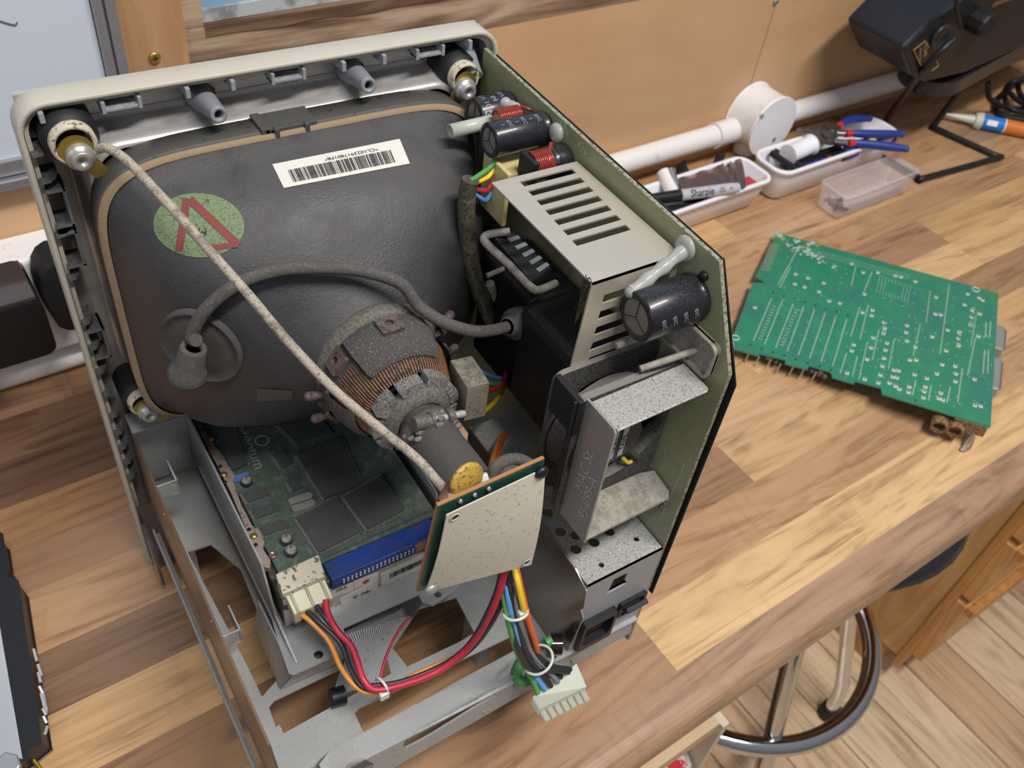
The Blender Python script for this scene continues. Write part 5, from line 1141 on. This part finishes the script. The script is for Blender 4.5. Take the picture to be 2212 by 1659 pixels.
def chip(pts, h, legs=None, label=None, nm='chip', m=M_chip, pitch=.00095):
    P2 = [V(HP(*p)) for p in pts]; q = MB(); q.plate(F.up(h), [tuple(p) for p in P2][::-1] if (P2[1]-P2[0]).cross(P2[2]-P2[1]) < 0 else [tuple(p) for p in P2], (), h, 0)
    for k in (legs or ()):
        a, b2 = P2[k], P2[(k+1) % 4]; d = (b2-a); n_ = max(3, int(d.length/pitch)); o = V((d.y, -d.x)).normalized(); cc = (P2[0]+P2[2])/2
        if (a+d*.5+o*.001-cc).length < (a+d*.5-cc).length: o = -o
        for i in range(n_):
            c = a + d*((i+.5)/n_) + o*.0008; q.fbox(F, c.x-.0002-abs(o.x)*.0008, c.x+.0002+abs(o.x)*.0008, c.y-.0002-abs(o.y)*.0008, c.y+.0002+abs(o.y)*.0008, 0, h*.55, 1)
    return q.build(nm, [m, M_legs], hb)
chip([(640, 1122), (727, 1078), (775, 1154), (690, 1197)], .0022, (0, 2, 3))
chip([(742, 1078), (825, 1030), (874, 1105), (795, 1147)], .0022, (0, 2, 3))
chip([(470, 935), (510, 925), (535, 1005), (500, 1022)], .0024, (1,), pitch=.0013)
chip([(523, 1068), (572, 1055), (584, 1072), (537, 1088)], .0018, (2, 3)); chip([(543, 1103), (592, 1090), (603, 1106), (553, 1124)], .0018, (2, 3)); chip([(560, 1140), (612, 1125), (623, 1142), (572, 1160)], .0018, (2, 3))
chip([(640, 985), (735, 950), (780, 1050), (700, 1080)], .0022, (3, 1)); chip([(600, 920), (680, 890), (720, 940), (640, 960)], .0020, (3,)); chip([(590, 985), (612, 975), (632, 1003), (608, 1012)], .0014, (3,)); chip([(618, 1040), (640, 1032), (655, 1055), (632, 1062)], .0014, (3,))
chip([(515, 905), (560, 893), (566, 925), (528, 935)], .0020, (3,))
for pts in ([(628, 1082), (665, 1070), (670, 1084), (635, 1095)], [(636, 1097), (672, 1086), (676, 1100), (643, 1112)]):
    P2 = [V(HP(*p)) for p in pts]; a, b2 = (P2[0]+P2[3])/2, (P2[1]+P2[2])/2; q = MB(); c = F.p(*a, .002); d = F.p(*b2, .002)
    r_ = .0022; o = V((b2-a)).normalized(); n2 = V((-o.y, o.x)); pp = [tuple(b2 + V((o*math.cos(t)+n2*math.sin(t)))*r_) for t in [math.radians(-90+20*i) for i in range(10)]] + [tuple(a + V((o*math.cos(t)+n2*math.sin(t)))*r_) for t in [math.radians(90+20*i) for i in range(10)]]
    q.plate(F.up(.0034), pp, (), .0034); q.build('crystal_can', M_steelclean, hb, bev=.0004)
for p, r_ in (((534, 1046), .0034), ((620, 1172), .0033), ((630, 1196), .0035)):
    q = MB(); q.lathe([(0, .0052), (r_*.6, .0052), (r_*.95, .0046), (r_, .004), (r_, .0012), (r_*.8, .0005), (r_, 0)], F.p(*HP(*p)), F.N, 20); q.build('capacitor', mat('small_capacitor', '3a3b42', .4, up=('8a8580', 400, .4, .55)) if 'small_capacitor' not in MATS else MATS['small_capacitor'], hb)
q = MB(); q.lathe([(0, .0008), (.001, .0008), (.0013, .0016), (.0023, .0014), (.0026, 0)], F.p(*HP(590, 1200)), F.N, 20); q.build('rivet', mat('pinkish_rivet', '8f7672', .35, .7), hb)
q = MB(); q.plate(F.up(.0012), [HP(*p) for p in [(505, 1030), (538, 1022), (537, 1031), (520, 1042), (506, 1043)]][::-1], (), .0012); q.build('blue_tab', mat('blue_tab', '4f74b8', .5), hb)
q = MB(); 
u, v = HP(540, 962); d_ = (V(HP(555, 1005))-V(HP(520, 925))); rot_ = math.atan2(d_.y, d_.x)
q.text(F, u, v, 'Quantum', .0105, 0, rot=rot_, h=.0002)
u, v = HP(566, 952); q.lathe([(.0034, .0002), (.0046, .0002)], F.p(u, v), F.N, 24)
q.build('board_lettering', mat('faint_lettering', '8c918a', .7), hb)
# rows of legs, pads and tiny parts
q = MB(); rr_ = random.Random(2)
def prow(a, b2, n_, s=.0004, h=.0005):
    A_, B_ = V(HP(*a)), V(HP(*b2))
    for i in range(n_): c = A_.lerp(B_, i/(n_-1)); q.fbox(F, c.x-s, c.x+s, c.y-s, c.y+s, 0, h)
prow((700, 1208), (925, 1108), 40, .0005, .0016); prow((690, 1196), (915, 1100), 40, .0003); prow((560, 1010), (600, 1080), 18, .0002)
for i in range(90): c = V(HP(rr_.uniform(560, 860), rr_.uniform(960, 1180))); s = rr_.uniform(.0002, .0007); q.fbox(F, c.x-s, c.x+s, c.y-s*.6, c.y+s*.6, 0, .0004)
q.build('small_board_parts', M_solder, hb, kind='stuff')

Fi = YB(-.1412); q = MB(); q.box(-.0465, .0205, -.1412, -.1290, .1200, .1300); ic = q.build('ribbon_socket', M_blueconn, hdd, bev=.0004)
q = MB()
for j in range(2):
    for i in range(22): u = -.0395 + i*.00254; v = .1232 + j*.0024; q.fbox(Fi, u-.0004, u+.0004, v-.0004, v+.0004, 0, .0006)
q.build('gold_pins', mat('bright_pins', 'ded9c8', .3, .3), ic, kind='stuff')
# paper labels on the end of the drive
Fd = YB(-.1395)
q = MB(); q.fbox(Fd, -.0745, .0300, .1000, .1170, -.002, 0); q.build('drive_end', M_steelclean, hdd, bev=.0006)
q = MB()
def lab(pts, h=.0003): P2 = [Fd.px(*p) for p in pts]; q.plate(Fd.up(h), P2[::-1], (), h)
lab([(712, 1272), (762, 1258), (765, 1275), (716, 1290)]); lab([(735, 1293), (815, 1252), (818, 1290), (738, 1318)]); lab([(822, 1240), (930, 1188), (932, 1222), (824, 1268)]); lab([(636, 1345), (722, 1305), (722, 1330), (638, 1368)]); lab([(763, 1256), (817, 1236), (817, 1251), (766, 1272)])
def tx(x, y, st, sz, **k): u, v = Fd.px(x, y); q.text(Fd, u, v, st, sz, 1, rot=math.pi, h=.0006, **k)
tx(737, 1270, '940', .0046); tx(779, 1284, '40 S.', .0062, bold=.0001); tx(885, 1222, '110017134412', .0030)
def bars(a, b2, hgt):
    ua, va = Fd.px(*a); ub, vb = Fd.px(*b2); x = ua
    while x < ub: w_ = rr_.choice([.0003, .0006]); v0 = va + (vb-va)*(x-ua)/(ub-ua); q.fbox(Fd, x, x+w_, v0-hgt, v0, .0003, .0006, 1); x += w_ + rr_.choice([.0004, .0007])
bars((842, 1238), (920, 1203), .0050); bars((650, 1338), (675, 1328), .0040)
u, v = Fd.px(790, 1255); q.ball(Fd.p(u, v, .0004), .0022, (1, .12, .9), 10, 2)
q.build('paper_labels', [M_label, M_ink, M_red], hdd)
# power plug of the drive
T = [at(595, 1240, 'z', .139), at(688, 1197, 'z', .139), at(703, 1243, 'z', .139), at(610, 1283, 'z', .139)]
def hexa(T, dn): return T + [p+V(dn) for p in T], [(0, 1, 2, 3), (7, 6, 5, 4), (0, 4, 5, 1), (1, 5, 6, 2), (2, 6, 7, 3), (3, 7, 4, 0)]
q = MB(); q.add(*hexa(T, (0, 0, -.0125))); ps = q.build('power_socket', M_cream, hdd, bev=.0006)
a0_, a1_ = T[3] + (T[2]-T[3])*.06, T[2] - (T[2]-T[3])*.02; bk = V((0, -.010, -.006))
T2 = [a0_+V((0, 0, -.003)), a1_+V((0, 0, -.003)), a1_+bk+V((.0005, 0, -.002)), a0_+bk+V((.0005, 0, -.002))]
q = MB(); q.add(*hexa(T2, (0, .0, -.0085))); 
for s_ in (.12, .5, .88): c = T2[0].lerp(T2[1], s_); d = T2[3].lerp(T2[2], s_); q.tube([c+V((0, 0, .0003)), d+V((0, 0, .0003))], .0009, 6)
pl_ = q.build('power_plug', M_nylon, hdd, bev=.0008)

# ---- wires
def wires(specs, nm, r=.0013):
    for m_, pts in specs:
        q = MB(); q.tube(sp([at(x, y, ax_, v_) for x, y, ax_, v_ in pts], 6), r, 9); q.build(nm, m_, PC)
wires([
 (M_wo, [(640, 1322, 'z', .127), (668, 1340, 'z', .126), (710, 1385, 'z', .120), (735, 1440, 'z', .112), (765, 1480, 'z', .106), (800, 1497, 'z', .1045), (850, 1484, 'z', .1045), (900, 1455, 'z', .105), (960, 1430, 'z', .108), (1010, 1405, 'z', .118), (1060, 1340, 'z', .15), (1085, 1270, 'z', .175), (1092, 1215, 'z', .195)]),
 (M_wb, [(662, 1318, 'z', .129), (690, 1345, 'z', .127), (735, 1390, 'z', .121), (755, 1440, 'z', .113), (780, 1482, 'z', .107), (815, 1490, 'z', .106), (880, 1477, 'z', .1065), (960, 1442, 'z', .108), (1020, 1400, 'z', .122), (1062, 1345, 'z', .15), (1094, 1275, 'z', .175), (1103, 1215, 'z', .195)]),
 (M_wb, [(683, 1308, 'z', .130), (705, 1338, 'z', .128), (745, 1385, 'z', .122), (762, 1435, 'z', .115), (785, 1475, 'z', .109), (820, 1480, 'z', .108), (880, 1468, 'z', .108), (960, 1434, 'z', .110), (1010, 1395, 'z', .124), (1045, 1340, 'z', .152), (1075, 1270, 'z', .177), (1083, 1215, 'z', .195)]),
], 'power_wire', .0014)
wires([(M_wr, [(704, 1296, 'z', .131), (708, 1325, 'z', .129), (728, 1362, 'z', .126), (758, 1395, 'z', .121), (772, 1430, 'z', .116), (785, 1468, 'z', .111), (810, 1490, 'z', .109), (860, 1482, 'z', .109), (920, 1462, 'z', .111), (970, 1435, 'z', .115), (1020, 1390, 'z', .130), (1055, 1335, 'z', .155), (1080, 1275, 'z', .178), (1095, 1215, 'z', .195)])], 'power_wire', .0019)
wires([
 (M_wg, [(1083, 1250, 'z', .178), (1092, 1310, 'z', .168), (1105, 1370, 'z', .150), (1122, 1420, 'z', .125), (1150, 1468, 'z', .108), (1162, 1498, 'z', .1)]),
 (M_wbl, [(1090, 1240, 'z', .182), (1100, 1300, 'z', .172), (1112, 1360, 'z', .152), (1130, 1420, 'z', .126), (1160, 1465, 'z', .108), (1178, 1490, 'z', .1)]),
 (M_wb, [(1097, 1235, 'z', .184), (1108, 1290, 'z', .175), (1120, 1350, 'z', .155), (1138, 1415, 'z', .128), (1172, 1458, 'z', .110), (1190, 1482, 'z', .1)]),
 (M_wgr, [(1103, 1225, 'z', .186), (1116, 1275, 'z', .178), (1128, 1340, 'z', .158), (1146, 1405, 'z', .130), (1180, 1445, 'z', .112), (1205, 1473, 'z', .1)]),
 (M_wb, [(1108, 1220, 'z', .188), (1122, 1270, 'z', .180), (1134, 1335, 'z', .160), (1148, 1395, 'z', .133), (1185, 1436, 'z', .115), (1232, 1446, 'z', .103)]),
 (M_wgr, [(1100, 1225, 'z', .183), (1112, 1290, 'z', .175), (1126, 1350, 'z', .155), (1143, 1400, 'z', .130), (1178, 1430, 'z', .115), (1220, 1438, 'z', .103)]),
 (M_wb, [(1095, 1260, 'z', .178), (1106, 1320, 'z', .165), (1117, 1380, 'z', .143), (1140, 1430, 'z', .122), (1170, 1455, 'z', .110), (1212, 1462, 'z', .1)]),
 (M_wor, [(1112, 1210, 'z', .19), (1132, 1300, 'z', .172), (1143, 1345, 'z', .158), (1158, 1395, 'z', .134), (1162, 1420, 'z', .118)]),
 (M_wy, [(1104, 1205, 'z', .192), (1118, 1255, 'z', .187), (1130, 1310, 'z', .172), (1140, 1345, 'z', .155)]),
 (M_wp, [(1107, 1200, 'z', .195), (1107, 1240, 'z', .186), (1112, 1290, 'z', .170)]),
 (M_wb, [(1092, 1255, 'z', .178), (1102, 1330, 'z', .162), (1116, 1395, 'z', .140), (1150, 1450, 'z', .116), (1190, 1448, 'z', .112), (1228, 1452, 'z', .102)]),
], 'harness_wire', .0016)
wires([(M_wbl, [(1030, 800, 'y', -.13), (1065, 815, 'y', -.11), (1100, 815, 'y', -.10), (1118, 780, 'y', -.09), (1105, 740, 'y', -.07)]), (M_wg, [(1045, 828, 'y', -.13), (1080, 830, 'y', -.11), (1108, 810, 'y', -.10), (1112, 770, 'y', -.09)]), (M_wy, [(1035, 895, 'y', -.14), (1062, 875, 'y', -.12), (1085, 845, 'y', -.10), (1110, 800, 'y', -.09)]), (M_wr, [(1050, 845, 'y', -.13), (1085, 830, 'y', -.11), (1096, 790, 'y', -.10), (1088, 750, 'y', -.09)]),
 (M_wo, [(1085, 940, 'y', -.12), (1070, 970, 'y', -.14), (1058, 1020, 'y', -.17), (1050, 1060, 'y', -.19)]), (M_wor, [(1092, 935, 'y', -.12), (1078, 970, 'y', -.14), (1068, 1020, 'y', -.17), (1060, 1060, 'y', -.19)])], 'yoke_wire', .0015)
q = MB(); q.tube(sp([at(*p, 'z', .092) for p in [(1150, 1410), (1130, 1425), (1118, 1450), (1122, 1470), (1140, 1472), (1150, 1455)]], 5), .0030, 10); q.build('green_wire_loop', M_wg, PC)
# cable ties
def tie(c, ax2, r, head, lab='cable_tie'):
    q = MB(); c = V(c); a = V(ax2).normalized(); x = a.orthogonal().normalized(); y = a.cross(x)
    q.tube([c + x*r*math.cos(t*math.pi/12) + y*r*math.sin(t*math.pi/12) for t in range(24)], .0009, 6, closed=True)
    h = V(head); q.box(h.x-.0026, h.x+.0026, h.y-.002, h.y+.002, h.z-.0028, h.z+.0028); return q.build(lab, M_clearnylon, PC, bev=.0004)
tie(at(1114, 1322, 'z', .165), at(1122, 1370, 'z', .150)-at(1108, 1290, 'z', .172), .0062, at(1128, 1324, 'z', .166))
tie(at(1162, 1425, 'z', .120), at(1180, 1450, 'z', .108)-at(1140, 1400, 'z', .132), .0085, at(1150, 1455, 'z', .108))
tie(at(826, 1482, 'z', .107), (1, .2, 0), .0050, at(829, 1500, 'z', .106))
# white 14-way plug
T = [at(1150, 1505, 'z', .100), at(1246, 1432, 'z', .100), at(1268, 1483, 'z', .088), at(1166, 1532, 'z', .088)]
q = MB(); q.add(*hexa(T, (0, .0, -.0085))); hp_ = q.build('harness_plug', M_clearnylon, PC, bev=.0006)
q = MB(); dv = (T[3]-T[0]).normalized()
for i in range(7):
    c = T[3].lerp(T[2], (i+.5)/7) + V((0, 0, -.003)); w2 = (T[2]-T[3])/7*.36; q.add(*hexa([c-w2, c+w2, c+w2+dv*.011, c-w2+dv*.011], (0, 0, -.003)))
q.build('plug_fingers', M_clearnylon, hp_, bev=.0003)
q = MB()
for i in range(7): c = T[0].lerp(T[1], (i+.6)/7) + V((0, 0, -.002)); q.cyl(c, c - dv*.006, .0008, n=8)
q.build('crimp_contacts', M_gold, hp_)
# fuse-like glass part beside the cage
q = MB(); q.cyl(at(1188, 1392, 'z', .100), at(1212, 1392, 'z', .100), .0062, n=24); pt2 = q.build('potentiometer', mat('dark_gloss', '2b241f', .15, .3, coat=.5), PC)
q = MB(); q.cyl(at(1178, 1390, 'z', .104), at(1190, 1384, 'z', .104), .0030, n=14); q.build('green_terminal', M_wg, pt2)
# grey ribbon cable folded under the drive
q = MB()
Lp = [at(*p) for p in ((885, 1332, 'z', .094), (862, 1362, 'z', .092), (842, 1400, 'z', .089), (826, 1445, 'z', .086), (820, 1475, 'z', .083))]
Rp = [at(*p) for p in ((745, 1372, 'z', .094), (757, 1392, 'z', .092), (748, 1420, 'z', .089), (732, 1460, 'z', .086), (718, 1505, 'z', .084))]
Lp = sp(Lp, 5); Rp = sp(Rp, 5); nW = 26
vs = []
for a, b2 in zip(Lp, Rp):
    for i in range(nW*3+1): c = a.lerp(b2, (i//3 + (0, .2, .8)[i % 3])/nW if i < nW*3 else 1); vs.append(c + V((0, 0, 0 if i % 3 == 0 else .0007)))
m_ = nW*3+1; fs = [(j*m_+i, j*m_+i+1, (j+1)*m_+i+1, (j+1)*m_+i) for j in range(len(Lp)-1) for i in range(m_-1)]
q.add(vs, fs, 0, False); q.m = [0 if (k % (m_-1)) % 3 == 1 else 1 for k in range(len(fs))]; q.add([v-V((0, 0, .0010)) for v in vs], fs, 0, False); rc = q.build('ribbon_cable', [M_ribbon, mat('ribbon_groove', '4a4b4e', .6)], PC)
q = MB(); q.tube([p + V((0, 0, .0004)) for p in Lp] if 0 else [p+V((0, 0, .0003)) for p in Lp], .0008, 8); q.build('red_edge_wire', M_wr, rc)
q = MB(); q.cyl(Rp[-1]+V((-.001, 0, -.001)), Rp[-1].lerp(Lp[-1], .25)+V((0, 0, -.002)), .0055, n=16); q.build('ribbon_plug', M_blk, rc)

# ================================================================== LOOSE LOGIC BOARD
TLm, TRm, BRm, BLm = at(1670, 505, 'z', .012), at(2157, 633, 'z', .030), at(2140, 922, 'z', .030), at(1575, 748, 'z', .012)
Fm = Fr(BLm, BRm-BLm, TLm-BLm)
if Fm.N.z < 0: Fm = Fr(BLm, BRm-BLm, BLm-TLm)
LB = empty('logic_board', (BLm+TRm)/2 - V((0, 0, .02)), 'green circuit board lying solder side up beside the computer', 'circuit board')
def MP(x, y): return Fm.px(x, y)
ol = [(1575, 750), (1640, 768), (1641, 763), (1695, 776), (1697, 785), (1745, 797), (1748, 789), (1795, 803), (1798, 814), (1845, 828), (1848, 822), (1903, 837), (1905, 850), (2140, 922), (2157, 633), (1678, 503), (1665, 530), (1631, 598), (1655, 611), (1626, 610)]
ol2 = [MP(*p) for p in ol]
q = MB(); ar = sum(ol2[i][0]*ol2[(i+1) % len(ol2)][1]-ol2[(i+1) % len(ol2)][0]*ol2[i][1] for i in range(len(ol2)))
q.plate(Fm, ol2 if ar > 0 else ol2[::-1], (), .0018, 0, 1); lb = q.build('board', [M_pcbnew, mat('board_edge_green', '4f8a74', .5)], LB)
q = MB(); rr_ = random.Random(11)
def dots(a, b2, n_, s=.00048, mi=0, h=.0007):
    A_, B_ = V(MP(*a)), V(MP(*b2))
    for i in range(n_): c = A_.lerp(B_, i/max(1, n_-1)); q.fbox(Fm, c.x-s, c.x+s, c.y-s, c.y+s, 0, h, mi)
def Q(x, y): return (1500+x/3.017, 450+y/3.017)
for a, b2, n_ in (((502, 590), (385, 862), 30), ((572, 605), (458, 885), 30), ((642, 630), (530, 908), 30), ((710, 648), (605, 930), 30), ((780, 668), (678, 955), 30), ((850, 688), (752, 975), 30), ((920, 708), (826, 998), 30), ((990, 728), (902, 1025), 30),
                  ((608, 385), (545, 500), 15), ((622, 390), (560, 515), 15), ((660, 290), (615, 375), 10), ((1050, 385), (1022, 500), 12), ((1155, 420), (1105, 545), 14), ((1660, 500), (1600, 945), 38), ((1535, 545), (1510, 740), 16), ((1470, 760), (1425, 960), 18),
                  ((1075, 650), (1020, 830), 18), ((1130, 640), (1080, 850), 20), ((1200, 800), (1160, 985), 18), ((1060, 970), (1030, 1095), 12), ((1125, 880), (1072, 1110), 20), ((990, 950), (950, 1075), 12), ((1300, 860), (1265, 1040), 14),
                  ((1900, 750), (1895, 835), 10), ((1930, 745), (1922, 838), 10), ((1890, 930), (1880, 1075), 14), ((1915, 930), (1910, 1075), 14), ((1745, 1050), (1715, 1260), 18), ((1665, 1170), (1645, 1265), 10), ((1540, 1160), (1525, 1250), 9), ((1440, 1130), (1420, 1215), 9), ((1830, 850), (1780, 1085), 20), ((1835, 700), (1800, 900), 14)):
    dots(Q(*a), Q(*b2), n_)
for k in range(42):
    t_ = k/41; a = (740+t_*660, 262+t_*175)
    for j in range(3): dots(Q(a[0]-j*6, a[1]+j*12), Q(a[0]-j*6, a[1]+j*12), 1, .0003)
for i in range(11):
    for j in range(9):
        if 3 <= i <= 7 and 2 <= j <= 6: continue
        x0, y0 = 1210+i*20, 440+i*7
        dots(Q(x0-j*3, y0+j*13), Q(x0-j*3, y0+j*13), 1, .00032)
for i in range(330): x, y = rr_.uniform(560, 1960), rr_.uniform(300, 1400); \
    (y < 230+.27*x*1.0+ (1000) and y > (x-540)*.27+260 and y < 900+(x-250)*.28) and dots(Q(x, y), Q(x, y), 1, rr_.uniform(.0002, .0004))
q.build('solder_points', M_pad, lb, kind='stuff')
q = MB()
for (x, y) in ((395, 648), (660, 430), (740, 455), (655, 495), (718, 515), (843, 488), (812, 545), (878, 605), (948, 620), (1100, 418), (1195, 420), (1108, 560), (1025, 362), (1440, 478), (1310, 440), (1345, 448), (1780, 560), (1855, 585), (1575, 580), (1760, 630), (1878, 600), (1570, 690), (1605, 695), (1385, 765), (1650, 795), (1235, 745), (1240, 785), (1232, 815), (1095, 680), (1160, 665), (1155, 700), (1255, 880), (1245, 925), (1235, 978), (1225, 1030), (1212, 1088), (1198, 1138), (1038, 890), (1025, 930), (1150, 910), (1165, 845), (1380, 810), (1385, 865), (1440, 905), (1300, 1055), (1330, 1060), (1292, 1100), (1320, 1105), (1270, 1140), (1310, 1160), (1335, 1180), (1435, 1085), (1405, 990), (1445, 990), (1400, 1165), (1395, 1200), (1515, 1110), (1505, 1165), (1498, 1195), (1492, 1235), (1605, 1205), (1592, 1240), (1620, 1250), (1580, 1080), (1615, 1020), (1700, 1030), (1705, 1080), (1700, 1130), (1725, 810), (1720, 850), (1722, 895), (1810, 665), (1805, 710), (1800, 760), (1640, 930), (1550, 838), (1110, 1115), (995, 1075), (1828, 1285), (1865, 1290), (1125, 985), (1860, 690), (1850, 835), (1825, 1115)):
    c = MP(*Q(x, y)); s = .00165; q.fbox(Fm, c[0]-s, c[0]+s, c[1]-s*1.25, c[1]+s*1.25, 0, .0004, 0); q.fbox(Fm, c[0]-s*.5, c[0]+s*.5, c[1]-s*.6, c[1]+s*.6, .0004, .0012, 1)
for (x, y) in ((513, 550), (582, 572), (648, 592), (718, 612), (788, 633), (857, 655), (927, 675), (998, 695), (365, 890), (438, 915), (512, 938), (587, 960), (662, 985), (738, 1008), (815, 1030), (890, 1055), (1440, 1252)):
    c = MP(*Q(x, y)); q.fbox(Fm, c[0]-.0009, c[0]+.0009, c[1]-.0009, c[1]+.0009, 0, .0003, 2)
for c0_, c1_, n_ in (((518, 640), (430, 850), 12), ((665, 660), (570, 890), 12), ((1245, 745), (1228, 825), 4), ((1820, 650), (1798, 800), 6), ((1735, 800), (1712, 905), 5)):
    for i in range(n_): x = c0_[0]+(c1_[0]-c0_[0])*i/(n_-1); y = c0_[1]+(c1_[1]-c0_[1])*i/(n_-1); c = MP(*Q(x, y)); q.fbox(Fm, c[0]-.0013, c[0]+.0013, c[1]-.0008, c[1]+.0008, 0, .0004, 0); q.fbox(Fm, c[0]-.0007, c[0]+.0007, c[1]-.0005, c[1]+.0005, .0004, .0009, 2)
q.build('solder_pads', [M_pad, M_solder, M_ink], lb, kind='stuff')
q = MB()
for k in range(14): t_ = k/13; a = (545-t_*55+5, 240+t_*165); c = MP(*Q(*a)); d = MP(*Q(a[0]-62, a[1]-8)); q.tube([Fm.p(*c, .0002), Fm.p(*d, .0002)], .00045, 4)
q.build('edge_contacts', mat('tarnished_contacts', '8d7f74', .4, .5), lb)
q = MB()
for (x, y, r_) in ((555, 178, .0036), (575, 200, .003), (545, 165, .003), (770, 225, .0032), (800, 238, .003), (740, 235, .003)): c = MP(*Q(x, y)); q.ball(Fm.p(*c, 0), r_, (1.3, 1, .25), 10)
for i in range(46): t_ = rr_.random(); x, y = 600+t_*310, 215+t_*165; c = MP(*Q(x+rr_.uniform(-40, 40), y+rr_.uniform(-30, 22))); q.ball(Fm.p(*c, 0), rr_.uniform(.001, .0026), (1.4, 1, .3), 8)
q.build('battery_corrosion', M_corr, lb)
q = MB()
for p in ((267, 843), (1835, 530)): c = MP(*Q(*p)); q.lathe([(.0032, 0), (.0034, .0005), (.0038, .0005), (.004, 0)], Fm.p(*c), Fm.N, 24)
q.build('hole_rings', M_pad, lb)
# undersides: connector pins, fluff, ports, bent clip
q = MB()
for i, p in enumerate(((340, 990), (408, 1010), (482, 1030), (550, 1055), (635, 1070), (705, 1085), (782, 1110))):
    c = MP(*Q(p[0]+14, p[1]-45)); P0 = Fm.p(c[0], c[1]+.002, -.0018); q.cyl(P0, V((P0.x-.001, P0.y, max(.001, P0.z-.011))), .0007, n=8)
q.build('connector_pins', M_solder, lb)
q = MB(); rr_ = random.Random(4)
for i in range(60):
    x = rr_.uniform(400, 880); c = MP(*Q(x, 935+(x-400)*.29)); q.ball(Fm.p(c[0], c[1]+rr_.uniform(.001, .008), -.004-rr_.uniform(0, .003)), rr_.uniform(.0012, .003), n=8)
q.build('fluff', M_fluff, lb)
q = MB()
for a, b2 in ((.10, .45), (.5, .62), (.66, .95)): u0 = (BRm-BLm).length*a; u1 = (BRm-BLm).length*b2; q.fbox(Fm, u0, u1, .010, .030, -.0095, -.0018)
for i in range(6): u0 = .03+.03*i; q.fbox(Fm, u0, u0+.018, .05, .16, -.007, -.0018)
q.build('chips_underneath', M_blk, lb)
for p0, p1 in (((2158, 700), (2158, 752)), ((2150, 768), (2150, 838))):
    a, b2 = MP(*p0), MP(*p1); q = MB(); q.fbox(Fm, a[0]-.004, a[0]+.0065, b2[1], a[1], -.0115, -.0008, 0); port = q.build('port_connector', M_steelclean, LB, bev=.0012)
    q = MB(); q.fbox(Fm, a[0]+.0062, a[0]+.0085, b2[1]+.003, a[1]-.003, -.0105, -.002, 0); q.build('port_shell', M_chrome, port, bev=.0008)
for (x, y) in ((2040, 908), (2075, 918)):
    c = MP(x, y-10); q = MB(); q.lathe([(.0075, 0), (.0075, .010), (.0055, .011), (.005, .004)], Fm.p(c[0], c[1]+.008, -.013), Fm.V*-1, 24); q.build('audio_socket', M_cork, LB)
c = MP(2105, 915); q = MB(); q.fbox(Fm, c[0]-.016, c[0]+.012, c[1]+.002, c[1]+.018, -.014, -.0018); ck = q.build('corroded_connector', M_cork, LB, bev=.0008)
P0 = Fm.p(c[0]+.004, c[1]+.001, -.012); ft = at(2090, 972, 'z', .0012)
q = MB(); q.tube(sp([P0, P0.lerp(ft, .5)+V((.001, -.001, .001)), ft+V((.002, 0, .001)), ft, ft+V((-.005, .001, .0004)), ft+V((-.006, .003, .001)), ft+V((-.001, .004, .002)), P0+V((.004, .003, -.001))], 5), .0011, 8); q.build('wire_foot', M_steelclean, ck)
